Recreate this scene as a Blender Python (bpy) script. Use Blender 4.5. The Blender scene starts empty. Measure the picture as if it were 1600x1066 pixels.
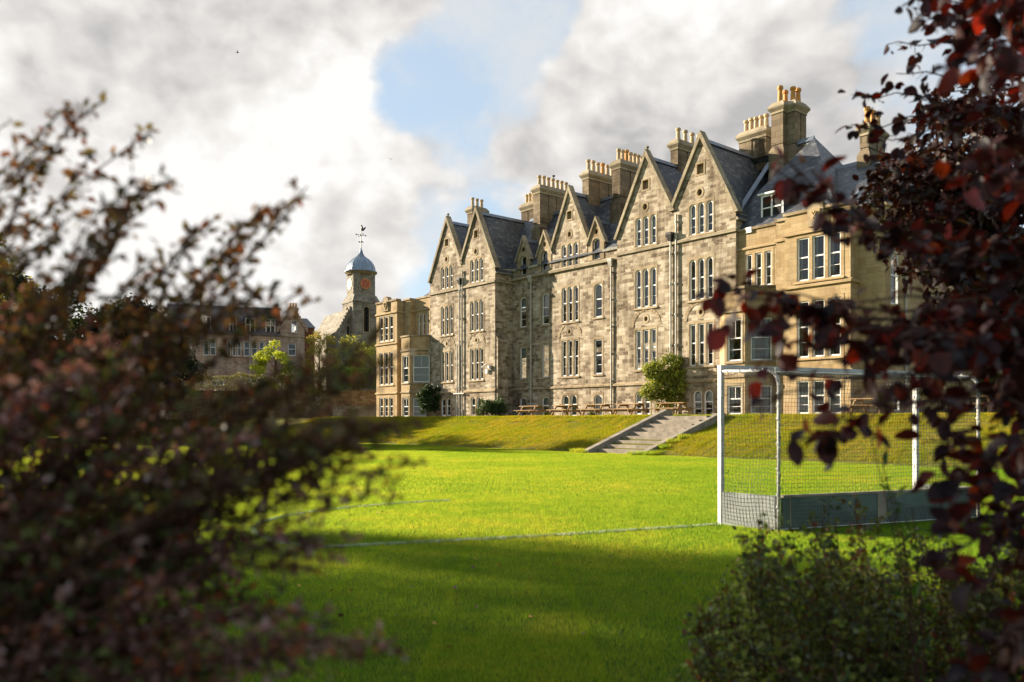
import bpy, bmesh, math, random
import numpy as np
from mathutils import Vector, Matrix, geometry

random.seed(7)
RNG = np.random.default_rng(11)
S = bpy.context.scene
COL = S.collection
R = math.radians

# ------------------------------------------------------------------ camera
EYE = 1.45
FPX, CX, HY = 1270.0, 800.0, 657.0          # focal length and principal point, in photograph pixels (1600 wide)
cam = bpy.data.cameras.new('camera')
cam.sensor_width = 36.0
cam.lens = 36.0 * FPX / 1600.0
cam.shift_y = (HY - 533.0) / 1600.0
cam.clip_start = 0.05
cam.clip_end = 9000.0
cam.dof.use_dof = True
cam.dof.focus_distance = 40.0
cam.dof.aperture_fstop = 2.2
cam_o = bpy.data.objects.new('camera', cam)
COL.objects.link(cam_o)
cam_o.location = (0, 0, EYE)
cam_o.rotation_euler = (R(90), 0, 0)
S.camera = cam_o

# ------------------------------------------------------------------ light
SUN_EL = R(17.0)
SH = Vector((-0.87, 0.49)).normalized()      # compass direction towards the sun
SUND = Vector((SH.x * math.cos(SUN_EL), SH.y * math.cos(SUN_EL), math.sin(SUN_EL)))
sun = bpy.data.lights.new('sun', 'SUN')
sun.energy = 5.0
sun.angle = R(0.5)
sun.color = (1.0, 0.86, 0.67)
sun_o = bpy.data.objects.new('sun', sun)
COL.objects.link(sun_o)
sun_o.rotation_euler = SUND.to_track_quat('Z', 'Y').to_euler()

S.view_settings.view_transform = 'Standard'
S.view_settings.look = 'None'
S.view_settings.exposure = 1.7
S.view_settings.gamma = 1.0
S.cycles.max_bounces = 8
S.cycles.diffuse_bounces = 3
S.cycles.glossy_bounces = 3
S.cycles.transparent_max_bounces = 12
S.cycles.caustics_reflective = False
S.cycles.caustics_refractive = False
S.cycles.sample_clamp_indirect = 6.0


class NG:
    """small helper to write node graphs as expressions"""
    def __init__(self, tree):
        self.t = tree; self.n = tree.nodes; self.l = tree.links

    def put(self, sock, v):
        if v is None: return
        if isinstance(v, bpy.types.NodeSocket): self.l.new(v, sock)
        else:
            if isinstance(v, (tuple, list)) and sock.type == 'RGBA' and len(v) == 3: v = (*v, 1)
            sock.default_value = v

    def math(self, op, a, b=None, c=None, clamp=False):
        m = self.n.new('ShaderNodeMath'); m.operation = op; m.use_clamp = clamp
        self.put(m.inputs[0], a); self.put(m.inputs[1], b)
        if c is not None: self.put(m.inputs[2], c)
        return m.outputs[0]

    def vmath(self, op, a, b=None, scale=None):
        m = self.n.new('ShaderNodeVectorMath'); m.operation = op
        self.put(m.inputs[0], a)
        if b is not None: self.put(m.inputs[1], b)
        if scale is not None: self.put(m.inputs['Scale'], scale)
        return m.outputs['Value'] if op in ('DOT_PRODUCT', 'LENGTH', 'DISTANCE') else m.outputs[0]

    def noise(self, vec, scale, detail=4, rough=0.55, dist=0.0, dim='3D', col=False):
        m = self.n.new('ShaderNodeTexNoise'); m.noise_dimensions = dim
        if vec is not None: self.l.new(vec, m.inputs['Vector'])
        m.inputs['Scale'].default_value = scale; m.inputs['Detail'].default_value = detail
        m.inputs['Roughness'].default_value = rough; m.inputs['Distortion'].default_value = dist
        return m.outputs['Color' if col else 'Fac']

    def ramp(self, fac, stops, interp='LINEAR'):
        m = self.n.new('ShaderNodeValToRGB'); e = m.color_ramp.elements; m.color_ramp.interpolation = interp
        while len(e) < len(stops): e.new(0.5)
        for k, (p, c) in enumerate(stops):
            e[k].position = p
            e[k].color = (c, c, c, 1) if isinstance(c, (int, float)) else (*c, 1)
        self.put(m.inputs['Fac'], fac)
        return m.outputs['Color']

    def mix(self, fac, a, b, blend='MIX'):
        m = self.n.new('ShaderNodeMix'); m.data_type = 'RGBA'; m.blend_type = blend
        self.put(m.inputs[0], fac)
        self.put(m.inputs[6], a); self.put(m.inputs[7], b)
        return m.outputs[2]

    def maprange(self, v, a, b, c=0.0, d=1.0, smooth=False):
        m = self.n.new('ShaderNodeMapRange'); m.interpolation_type = 'SMOOTHSTEP' if smooth else 'LINEAR'
        self.put(m.inputs['Value'], v)
        for k, x in zip(('From Min', 'From Max', 'To Min', 'To Max'), (a, b, c, d)): m.inputs[k].default_value = x
        return m.outputs[0]

    def sep(self, v):
        m = self.n.new('ShaderNodeSeparateXYZ'); self.l.new(v, m.inputs[0]); return m.outputs

    def comb(self, x, y, z):
        m = self.n.new('ShaderNodeCombineXYZ')
        for k, v in enumerate((x, y, z)): self.put(m.inputs[k], v)
        return m.outputs[0]


def pix_dir(px, py):
    return Vector(((px - CX) / FPX, 1.0, -(py - HY) / FPX)).normalized()


# ------------------------------------------------------------------ sky
W = bpy.data.worlds.new('World'); S.world = W; W.use_nodes = True
g = NG(W.node_tree); g.n.clear()
out = g.n.new('ShaderNodeOutputWorld'); bg = g.n.new('ShaderNodeBackground')
g.l.new(bg.outputs[0], out.inputs[0])
bg.inputs['Strength'].default_value = 0.1
sky = g.n.new('ShaderNodeTexSky'); sky.sky_type = 'NISHITA'; sky.sun_disc = False
sky.sun_elevation = SUN_EL
sky.sun_rotation = math.atan2(SH.x, SH.y)
sky.air_density = 1.0; sky.dust_density = 0.6; sky.ozone_density = 1.6
tc = g.n.new('ShaderNodeTexCoord')
D = g.vmath('NORMALIZE', tc.outputs['Generated'])
dx, dy, dz = g.sep(D)
P = g.vmath('MULTIPLY', D, (1.0, 1.0, 1.3))
warp = g.noise(P, 2.4, 4, 0.55, col=True)
Pw = g.vmath('ADD', P, g.vmath('SCALE', g.vmath('SUBTRACT', warp, (0.5, 0.5, 0.5)), scale=0.09))


def blob(px, py, r0, r1, amp):
    d = g.vmath('DOT_PRODUCT', D, tuple(pix_dir(px, py)))
    ang = g.math('ARCCOSINE', g.math('MINIMUM', d, 1.0))
    return g.maprange(ang, R(r0), R(r1), amp, 0.0, True)


def add_all(lst):
    s = lst[0]
    for x in lst[1:]: s = g.math('ADD', s, x)
    return s




def cloud_field(vec):
    """broad banks with rounded billows on them"""
    a = g.noise(vec, 3.1, 8, 0.54)
    b1 = g.math('ABSOLUTE', g.math('SUBTRACT', g.noise(vec, 6.5, 3, 0.5), 0.5))
    b2 = g.math('ABSOLUTE', g.math('SUBTRACT', g.noise(vec, 15.0, 3, 0.5), 0.5))
    bil = g.math('ADD', g.math('MULTIPLY', b1, 0.75), g.math('MULTIPLY', b2, 0.35))
    return g.math('ADD', a, g.math('SUBTRACT', bil, 0.11))


n1 = cloud_field(Pw)
n2 = cloud_field(g.vmath('ADD', Pw, tuple(SUND * 0.035)))
# cover: where the cloud banks and the gaps of blue lie
cover = add_all([blob(770, 90, 0, 8, -0.20), blob(660, 180, 0, 5, -0.13), blob(850, 10, 0, 6, -0.24), blob(605, 120, 0, 5, -0.20),
                 blob(1450, -40, 1, 9, -0.16),
                 blob(150, 350, 8, 26, 0.25), blob(380, 130, 3, 11, 0.18), blob(1130, 170, 6, 17, 0.25), blob(540, 330, 3, 10, 0.16),
                 blob(960, 110, 1, 7, 0.14), blob(980, -10, 1, 6, 0.10), blob(620, 0, 0.5, 4.5, 0.26), blob(1100, 60, 3, 12, 0.1)])
back = g.maprange(dy, -0.5, 0.25, -0.22, 0.0)
dens = g.math('ADD', g.math('ADD', n1, cover), back)
alpha = g.maprange(dens, 0.43, 0.60, 0.0, 1.0, True)
# light through the cloud: edges towards the sun glow, thick undersides go grey
thick = add_all([g.math('MULTIPLY', g.math('SUBTRACT', n2, n1), 1.9), g.math('MULTIPLY', g.math('SUBTRACT', n2, 0.5), 0.7),
                 blob(220, 110, 2, 12, 0.36), blob(330, 190, 1, 5, 0.10), blob(565, 385, 1, 5, 0.26), blob(480, 345, 0, 4, 0.12),
                 blob(1130, 290, 3, 12, 0.20), blob(1330, 190, 3, 12, 0.26), blob(1000, 250, 1, 6, .08),
                 blob(640, 40, 0, 5, 0.10), blob(60, 120, 1, 6, .1),
                 blob(60, 330, 5, 20, -0.30), blob(330, 330, 3, 12, -0.22), blob(540, 130, 1, 6, -0.24), blob(560, 250, 0, 6, -0.2),
                 blob(880, 140, 1, 6, -0.14), blob(1120, 40, 2, 10, -0.20), blob(30, 40, 1, 7, -0.10), blob(620, 480, 2, 9, -0.12)])
shade = g.maprange(thick, -0.36, 0.40, 0.0, 1.0)
cl = g.ramp(shade, [(0.0, (3.2, 3.14, 3.05)), (0.3, (2.72, 2.64, 2.55)), (0.7, (2.1, 2.03, 1.98)), (1.0, (1.64, 1.62, 1.61))])
skyb = g.mix(0.78, sky.outputs[0], (1.66, 2.0, 2.32))
wisp = g.maprange(g.noise(Pw, 5.0, 8, 0.62), 0.40, 0.68, 0.0, 0.7, True)
skyb = g.mix(wisp, skyb, (2.5, 2.5, 2.48))
fin = g.mix(alpha, skyb, cl)
dim = g.maprange(dy, -0.6, 0.3, 0.75, 1.0)
fin = g.vmath('SCALE', fin, scale=dim)
below = g.maprange(dz, -0.03, 0.0, 0.0, 1.0)
fin = g.mix(below, (0.35, 0.4, 0.3), fin)
g.l.new(fin, bg.inputs['Color'])

# ------------------------------------------------------------------ materials
def newmat(name):
    m = bpy.data.materials.new(name); m.use_nodes = True
    gg = NG(m.node_tree)
    return m, gg, gg.n['Principled BSDF']


def bump(gg, b, h, strength=0.4, dist=0.02):
    k = gg.n.new('ShaderNodeBump'); k.inputs['Strength'].default_value = strength; k.inputs['Distance'].default_value = dist
    gg.l.new(h, k.inputs['Height']); gg.l.new(k.outputs[0], b.inputs['Normal'])


def uvout(gg):
    k = gg.n.new('ShaderNodeUVMap'); k.uv_map = 'uv'; return k.outputs[0]


def stone(name, bw, bh, cols, mortar, var=0.5, rough_amt=0.12, bumpd=0.02, stain=0.5, msize=0.016, bands=()):
    """coursed stone: cols = palette of single stones, picked per stone"""
    m, gg, b = newmat(name)
    uv = uvout(gg)
    wob = gg.noise(uv, 0.9, 2, 0.5, col=True)
    wob2 = gg.noise(uv, 6.0, 2, 0.5, col=True)
    uvw = gg.vmath('ADD', uv, gg.vmath('SCALE', gg.vmath('SUBTRACT', wob, (.5, .5, .5)), scale=0.10 * rough_amt / 0.12))
    uvw = gg.vmath('ADD', uvw, gg.vmath('SCALE', gg.vmath('SUBTRACT', wob2, (.5, .5, .5)), scale=0.035 * rough_amt / 0.12))

    def brick(sx, sy, off):
        k = gg.n.new('ShaderNodeTexBrick')
        gg.l.new(gg.vmath('ADD', uvw, (off, off * 1.7, 0)), k.inputs['Vector'])
        k.inputs['Scale'].default_value = 1.0
        k.inputs['Brick Width'].default_value = sx; k.inputs['Row Height'].default_value = sy
        k.inputs['Mortar Size'].default_value = msize; k.inputs['Mortar Smooth'].default_value = 0.3
        k.inputs['Color1'].default_value = (0, 0, 0, 1); k.inputs['Color2'].default_value = (1, 1, 1, 1)
        k.inputs['Mortar'].default_value = (0.5, 0.5, 0.5, 1)
        k.offset = 0.5; k.squash = 1.0
        return k
    k1 = brick(bw, bh, 0.0); k2 = brick(bw * 0.82, bh * 0.70, 3.3)
    sel = gg.math('GREATER_THAN', gg.noise(gg.vmath('MULTIPLY', uv, (0.35, 0.9, 1)), 1.0, 1, 0.4), 0.53)
    tone = gg.mix(sel, k1.outputs['Color'], k2.outputs['Color'])
    mort = gg.math('ADD', gg.math('MULTIPLY', k1.outputs['Fac'], gg.math('SUBTRACT', 1.0, sel)), gg.math('MULTIPLY', k2.outputs['Fac'], sel))
    tone = gg.math('ADD', gg.math('MULTIPLY', tone, 0.85), gg.math('MULTIPLY', gg.math('SUBTRACT', gg.noise(uv, 1.3, 4, 0.65), 0.42), 0.9))
    n = len(cols)
    col = gg.ramp(tone, [(i / (n - 1), c) for i, c in enumerate(cols)], 'LINEAR')
    col = gg.mix(gg.math('MULTIPLY', mort, 0.75), col, mortar)
    fine = gg.noise(uv, 22.0, 4, 0.65)
    col = gg.mix(1.0, col, gg.ramp(fine, [(0.25, 0.72), (0.75, 1.18)]), 'MULTIPLY')
    # weather stains with shapes of their own: soot patches and runs down the face
    st = gg.noise(gg.vmath('MULTIPLY', uv, (1.0, 0.35, 1)), 0.55, 5, 0.62, 0.4)
    run = gg.noise(gg.vmath('MULTIPLY', uv, (3.0, 0.16, 1)), 1.0, 4, 0.6)
    sm = gg.math('MULTIPLY', gg.maprange(gg.math('ADD', gg.math('MULTIPLY', st, 0.7), gg.math('MULTIPLY', run, 0.3)), 0.455, 0.61, 0, 1, True), stain)
    if bands:   # soot washed down below string courses and eaves, damp above the ground
        vz = gg.sep(uv)[1]; stk = gg.maprange(gg.noise(gg.vmath('MULTIPLY', uv, (2.6, 0.22, 1)), 1.0, 4, 0.62), 0.40, 0.62, 0, 1, True)
        for zt, ln in bands:
            inb = gg.math('MULTIPLY', gg.maprange(vz, zt - ln, zt, 0, 1) if ln > 0 else gg.maprange(vz, zt + ln, zt, 1, 0), gg.math('LESS_THAN', vz, zt) if ln > 0 else 1.0)
            sm = gg.math('MAXIMUM', sm, gg.math('MULTIPLY', gg.math('MULTIPLY', inb, stk), 0.85))
    col = gg.mix(sm, col, gg.mix(1.0, col, (0.42, 0.39, 0.36), 'MULTIPLY'))
    gg.l.new(col, b.inputs['Base Color'])
    b.inputs['Roughness'].default_value = 0.92
    b.inputs['Specular IOR Level'].default_value = 0.2
    h = gg.math('ADD', gg.math('MULTIPLY', gg.math('SUBTRACT', 1.0, mort), 0.9), gg.math('MULTIPLY', fine, 0.5))
    h = gg.math('ADD', h, gg.math('MULTIPLY', tone, 0.5))
    bump(gg, b, h, 0.55, bumpd)
    return m


def plain(name, col, rough=0.6, metal=0.0, var=0.25, scale=8.0, spec=0.4, bumps=0.0, uvs=(1, 1, 1), coords='Object'):
    m, gg, b = newmat(name)
    t = gg.n.new('ShaderNodeTexCoord').outputs[coords]
    v = gg.vmath('MULTIPLY', t, uvs)
    n = gg.noise(v, scale, 5, 0.6)
    c = gg.mix(1.0, col, gg.ramp(n, [(0.25, 1 - var), (0.75, 1 + var)]), 'MULTIPLY')
    gg.l.new(c, b.inputs['Base Color'])
    b.inputs['Roughness'].default_value = rough; b.inputs['Metallic'].default_value = metal
    b.inputs['Specular IOR Level'].default_value = spec
    if bumps: bump(gg, b, n, bumps, 0.01)
    return m


M = {}
M['rubble'] = stone('rubble_sandstone', 0.52, 0.25,
                    [(0.15, 0.113, 0.075), (0.235, 0.184, 0.125), (0.345, 0.278, 0.195), (0.435, 0.362, 0.265), (0.50, 0.427, 0.32), (0.58, 0.51, 0.40)],
                    (0.40, 0.335, 0.245), stain=0.85, bands=((11.95, 1.5), (4.0, 0.9), (12.9, 0.5), (2.2, -0.8)))
M['ashlar'] = stone('ashlar_sandstone', 0.78, 0.34,
                    [(0.36, 0.25, 0.125), (0.42, 0.30, 0.16), (0.45, 0.335, 0.185), (0.47, 0.345, 0.19), (0.50, 0.38, 0.225)],
                    (0.27, 0.20, 0.12), rough_amt=0.015, bumpd=0.008, stain=0.35, msize=0.01)
M['dressed'] = stone('dressed_sandstone', 0.9, 0.42,
                     [(0.27, 0.20, 0.12), (0.38, 0.295, 0.185), (0.44, 0.355, 0.235)], (0.30, 0.24, 0.165), rough_amt=0.02, bumpd=0.008, stain=0.7, msize=0.008)
M['chimneystone'] = stone('sooty_chimney_sandstone', 0.6, 0.33,
                          [(0.15, 0.115, 0.075), (0.21, 0.16, 0.105), (0.25, 0.195, 0.125), (0.30, 0.235, 0.155)], (0.12, 0.095, 0.065), rough_amt=0.04, stain=0.95)
M['coping'] = stone('lichen_coping_stone', 0.95, 0.5,
                    [(0.29, 0.24, 0.165), (0.37, 0.31, 0.21), (0.43, 0.365, 0.25)], (0.24, 0.2, 0.15), rough_amt=0.02, stain=0.6)
M['greystone'] = stone('grey_tower_stone', 0.62, 0.32,
                       [(0.17, 0.15, 0.115), (0.25, 0.225, 0.175), (0.31, 0.28, 0.22), (0.36, 0.32, 0.25)], (0.24, 0.21, 0.17), stain=0.6)
M['redbrick'] = stone('red_brick', 0.24, 0.085, [(0.25, 0.085, 0.04), (0.32, 0.12, 0.055), (0.36, 0.15, 0.075)], (0.3, 0.24, 0.18), rough_amt=0.01, msize=0.008)
M['gardenwall'] = stone('garden_wall_rubble', 0.5, 0.24, [(0.15, 0.10, 0.05), (0.24, 0.16, 0.085), (0.32, 0.23, 0.13)], (0.18, 0.13, 0.08), stain=0.9)

# slates
m, gg, b = newmat('blue_grey_slate')
uv = uvout(gg)
k = gg.n.new('ShaderNodeTexBrick')
gg.l.new(gg.vmath('ADD', uv, gg.vmath('SCALE', gg.vmath('SUBTRACT', gg.noise(uv, 3.0, 2, col=True), (.5, .5, .5)), scale=0.03)), k.inputs['Vector'])
for s_, v_ in (('Scale', 1.0), ('Brick Width', 0.30), ('Row Height', 0.20), ('Mortar Size', 0.012), ('Mortar Smooth', 0.2)): k.inputs[s_].default_value = v_
k.inputs['Color1'].default_value = (0, 0, 0, 1); k.inputs['Color2'].default_value = (1, 1, 1, 1); k.inputs['Mortar'].default_value = (0.1, 0.1, 0.1, 1)
tone = gg.math('ADD', k.outputs['Color'], gg.math('MULTIPLY', gg.math('SUBTRACT', gg.noise(uv, 0.8, 4, 0.65), 0.5), 1.3))
col = gg.ramp(tone, [(0.0, (0.042, 0.047, 0.058)), (0.5, (0.068, 0.076, 0.093)), (0.85, (0.098, 0.106, 0.122)), (1.0, (0.16, 0.165, 0.165))])
col = gg.mix(gg.math('MULTIPLY', k.outputs['Fac'], 0.8), col, (0.025, 0.027, 0.03))
li = gg.maprange(gg.noise(uv, 5.0, 5, 0.7), 0.62, 0.74, 0, 0.6)
col = gg.mix(li, col, (0.17, 0.17, 0.13))
gg.l.new(col, b.inputs['Base Color']); b.inputs['Roughness'].default_value = 0.5; b.inputs['Specular IOR Level'].default_value = 0.45
sx, sy, sz = gg.sep(uv)
saw = gg.math('FRACT', gg.math('DIVIDE', sy, 0.20))
bump(gg, b, gg.math('ADD', gg.math('ADD', gg.math('SUBTRACT', 1.0, saw), gg.math('MULTIPLY', tone, 0.5)), gg.math('MULTIPLY', k.outputs['Fac'], -0.8)), 0.7, 0.02)
M['slate'] = m

M['lead'] = plain('lead_sheet', (0.17, 0.20, 0.245), 0.45, 0.35, 0.2, 3.0, 0.5)
M['domelead'] = plain('dome_lead', (0.24, 0.30, 0.37), 0.42, 0.45, 0.22, 2.0, 0.5, uvs=(1, 1, .4))
M['white'] = plain('white_paint', (0.82, 0.81, 0.78), 0.45, 0, 0.06, 5.0)
M['offwhite'] = plain('curtain_cloth', (0.55, 0.53, 0.47), 0.85, 0, 0.12, 14.0, uvs=(5, 5, 0.3))
M['pipe'] = plain('pale_grey_pipe_paint', (0.45, 0.43, 0.38), 0.5, 0, 0.25, 3.0)
M['iron'] = plain('dark_cast_iron', (0.035, 0.033, 0.03), 0.5, 0.3, 0.3, 9.0)
M['gold'] = plain('gilded_metal', (0.55, 0.36, 0.10), 0.35, 0.6, 0.15, 9.0)
M['reddial'] = plain('red_clock_face', (0.42, 0.085, 0.04), 0.55, 0, 0.15, 4.0)
M['sunlitdial'] = plain('sunlit_clock_face', (0.62, 0.55, 0.42), 0.55, 0, 0.15, 4.0)  # dial on the sunlit side, its brightness put into a paler colour
M['pot'] = plain('buff_clay', (0.50, 0.37, 0.22), 0.8, 0, 0.3, 5.0, bumps=0.2)
M['orangepot'] = plain('orange_terracotta', (0.56, 0.27, 0.07), 0.75, 0, 0.25, 5.0, bumps=0.2)
M['dark'] = plain('unlit_void_black', (0.02, 0.019, 0.018), 0.9, 0, 0.2, 3.0)  # near-black colour standing in for unlit depth behind openings
M['concrete'] = plain('worn_concrete', (0.25, 0.215, 0.172), 0.9, 0, 0.42, 2.6, 0.2, bumps=0.4)
M['timber'] = plain('weathered_timber', (0.36, 0.225, 0.105), 0.75, 0, 0.45, 5.0, 0.25, uvs=(0.6, 7, 7), bumps=0.3)
M['goalwhite'] = plain('white_powder_coat', (0.46, 0.455, 0.44), 0.45, 0, 0.28, 7.0, uvs=(1, 1, 2.5))
M['sideboard'] = plain('sunlit_board', (0.27, 0.29, 0.27), 0.55, 0, 0.25, 3.0, bumps=0.05)  # paler copy of the goal board, sunlight put into its colour
M['board'] = plain('shaded_green_board', (0.082, 0.118, 0.110), 0.55, 0, 0.18, 3.0, bumps=0.05)  # darker copy for the rear board, its shade put into the colour
M['cord'] = plain('dark_net_cord', (0.055, 0.052, 0.047), 0.8)
M['palecord'] = plain('pale_rope', (0.6, 0.6, 0.57), 0.8)
M['bark'] = plain('tree_bark', (0.085, 0.062, 0.042), 0.9, 0, 0.4, 9.0, 0.2, bumps=0.6, uvs=(3, 3, 0.7))
M['redtwig'] = plain('reddish_twig_bark', (0.075, 0.035, 0.028), 0.8, 0, 0.4, 20.0, 0.2)
M['bird'] = plain('dark_feathers', (0.05, 0.05, 0.055), 0.7, 0, 0.3, 20.0)
M['soil'] = plain('bare_soil', (0.06, 0.045, 0.03), 0.95, 0, 0.4, 6.0, 0.2, bumps=0.5)

# window glass: clear pane with a mirror sheen
m, gg, b = newmat('window_glass'); gg.n.remove(b)
tr = gg.n.new('ShaderNodeBsdfTransparent'); tr.inputs[0].default_value = (0.80, 0.85, 0.84, 1)
gl = gg.n.new('ShaderNodeBsdfGlossy'); gl.inputs['Roughness'].default_value = 0.03
tcx = gg.n.new('ShaderNodeTexCoord').outputs['Object']
bk = gg.n.new('ShaderNodeBump'); bk.inputs['Strength'].default_value = 0.15; bk.inputs['Distance'].default_value = 0.02
gg.l.new(gg.noise(tcx, 1.3, 2), bk.inputs['Height']); gg.l.new(bk.outputs[0], gl.inputs['Normal'])
fr = gg.n.new('ShaderNodeFresnel'); fr.inputs['IOR'].default_value = 1.62
mx = gg.n.new('ShaderNodeMixShader'); gg.l.new(gg.math('ADD', gg.math('MULTIPLY', fr.outputs[0], 1.0), 0.03), mx.inputs[0])
gg.l.new(tr.outputs[0], mx.inputs[1]); gg.l.new(gl.outputs[0], mx.inputs[2])
gg.l.new(mx.outputs[0], gg.n['Material Output'].inputs[0])
M['glass'] = m


def leafmat(name, rough=0.5, transl=0.35, spec=0.35, glow=(1.2, 1.1, 0.6)):
    """leaf whose colour comes from the per-leaf tint attribute; thin, so light also comes through"""
    m, gg, b = newmat(name)
    a = gg.n.new('ShaderNodeAttribute'); a.attribute_name = 'tint'
    tcl = gg.n.new('ShaderNodeTexCoord').outputs['Object']
    c = gg.mix(1.0, a.outputs['Color'], gg.ramp(gg.noise(tcl, 60.0, 2), [(0.3, 0.8), (0.7, 1.2)]), 'MULTIPLY')
    gg.l.new(c, b.inputs['Base Color']); b.inputs['Roughness'].default_value = rough
    b.inputs['Specular IOR Level'].default_value = spec
    t = gg.n.new('ShaderNodeBsdfTranslucent'); gg.l.new(gg.mix(1.0, c, glow, 'MULTIPLY'), t.inputs[0])
    mx = gg.n.new('ShaderNodeMixShader'); mx.inputs[0].default_value = transl
    gg.l.new(b.outputs[0], mx.inputs[1]); gg.l.new(t.outputs[0], mx.inputs[2])
    gg.l.new(mx.outputs[0], gg.n['Material Output'].inputs[0])
    return m


M['brownslate'] = stone('brown_grey_slate', .3, .2, [(.12, .095, .09), (.17, .135, .13), (.22, .18, .17)], (.05, .045, .045), rough_amt=.01, stain=.4)
M['houseface'] = stone('house_stone', 0.55, 0.28, [(0.40, 0.24, 0.175), (0.52, 0.34, 0.26), (0.58, 0.42, 0.33), (0.62, 0.49, 0.39)], (0.3, 0.23, 0.18), stain=.5)
M['leaf'] = leafmat('tree_leaf', 0.5, 0.45)
M['purpleleaf'] = leafmat('purple_barberry_leaf', 0.5, 0.4, 0.3, (1.5, 0.95, 0.6))
M['redleaf'] = leafmat('dark_red_leaf', 0.45, 0.34, 0.3, (2.8, 0.85, 0.45))
M['copperleaf'] = leafmat('copper_leaf', 0.5, 0.22, 0.25, (1.8, 0.8, 0.5))
M['shrubleaf'] = leafmat('shrub_leaf', 0.5, 0.3, 0.35)


# grass: ground sheet and blades share one map of drier and lusher patches laid out in metres
def grass_colour(gg, lush, mid, dry):
    pos = gg.n.new('ShaderNodeNewGeometry').outputs['Position']
    p = gg.vmath('MULTIPLY', pos, (1, 1, 0))
    a = gg.noise(p, 0.16, 4, 0.6); b2 = gg.noise(p, 1.4, 4, 0.65); c2 = gg.noise(p, 9.0, 3, 0.6)
    f = gg.math('ADD', gg.math('MULTIPLY', a, 0.45), gg.math('ADD', gg.math('MULTIPLY', b2, 0.35), gg.math('MULTIPLY', c2, 0.2)))
    return gg.ramp(f, [(0.39, lush), (0.5, mid), (0.62, dry)])


def grassmat(name, lush, mid, dry, transl, glow):
    m, gg, b = newmat(name)
    c = grass_colour(gg, lush, mid, dry)
    if transl == 0:
        pos = gg.n.new('ShaderNodeNewGeometry').outputs['Position']
        gg.l.new(c, b.inputs['Base Color']); b.inputs['Roughness'].default_value = 0.9; b.inputs['Specular IOR Level'].default_value = 0.1
        bump(gg, b, gg.math('ADD', gg.noise(pos, 40.0, 4, 0.7), gg.noise(pos, 6.0, 3, 0.6)), 1.0, 0.06)
        return m
    info = gg.n.new('ShaderNodeAttribute'); info.attribute_name = 'tint'
    c = gg.mix(1.0, c, info.outputs['Color'], 'MULTIPLY')
    d = gg.n.new('ShaderNodeBsdfDiffuse'); gg.l.new(c, d.inputs[0])
    t = gg.n.new('ShaderNodeBsdfTranslucent'); gg.l.new(gg.mix(1.0, c, glow, 'MULTIPLY'), t.inputs[0])
    mx = gg.n.new('ShaderNodeMixShader'); mx.inputs[0].default_value = transl
    gg.l.new(d.outputs[0], mx.inputs[1]); gg.l.new(t.outputs[0], mx.inputs[2])
    gg.l.new(mx.outputs[0], gg.n['Material Output'].inputs[0]); gg.n.remove(b)
    return m


M['lawn'] = grassmat('lawn_turf', (0.050, 0.105, 0.008), (0.075, 0.135, 0.010), (0.115, 0.155, 0.014), 0, None)
M['blade'] = grassmat('lawn_blades', (0.036, 0.185, 0.014), (0.054, 0.228, 0.018), (0.086, 0.255, 0.026), 0.5, (7.8, 2.25, 1.8))
M['bank'] = grassmat('bank_turf', (0.085, 0.115, 0.012), (0.13, 0.13, 0.02), (0.17, 0.14, 0.03), 0, None)
M['bankblade'] = grassmat('bank_blades', (0.17, 0.27, 0.014), (0.25, 0.295, 0.024), (0.36, 0.33, 0.05), 0.4, (1.5, 1.25, 0.5))


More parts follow.
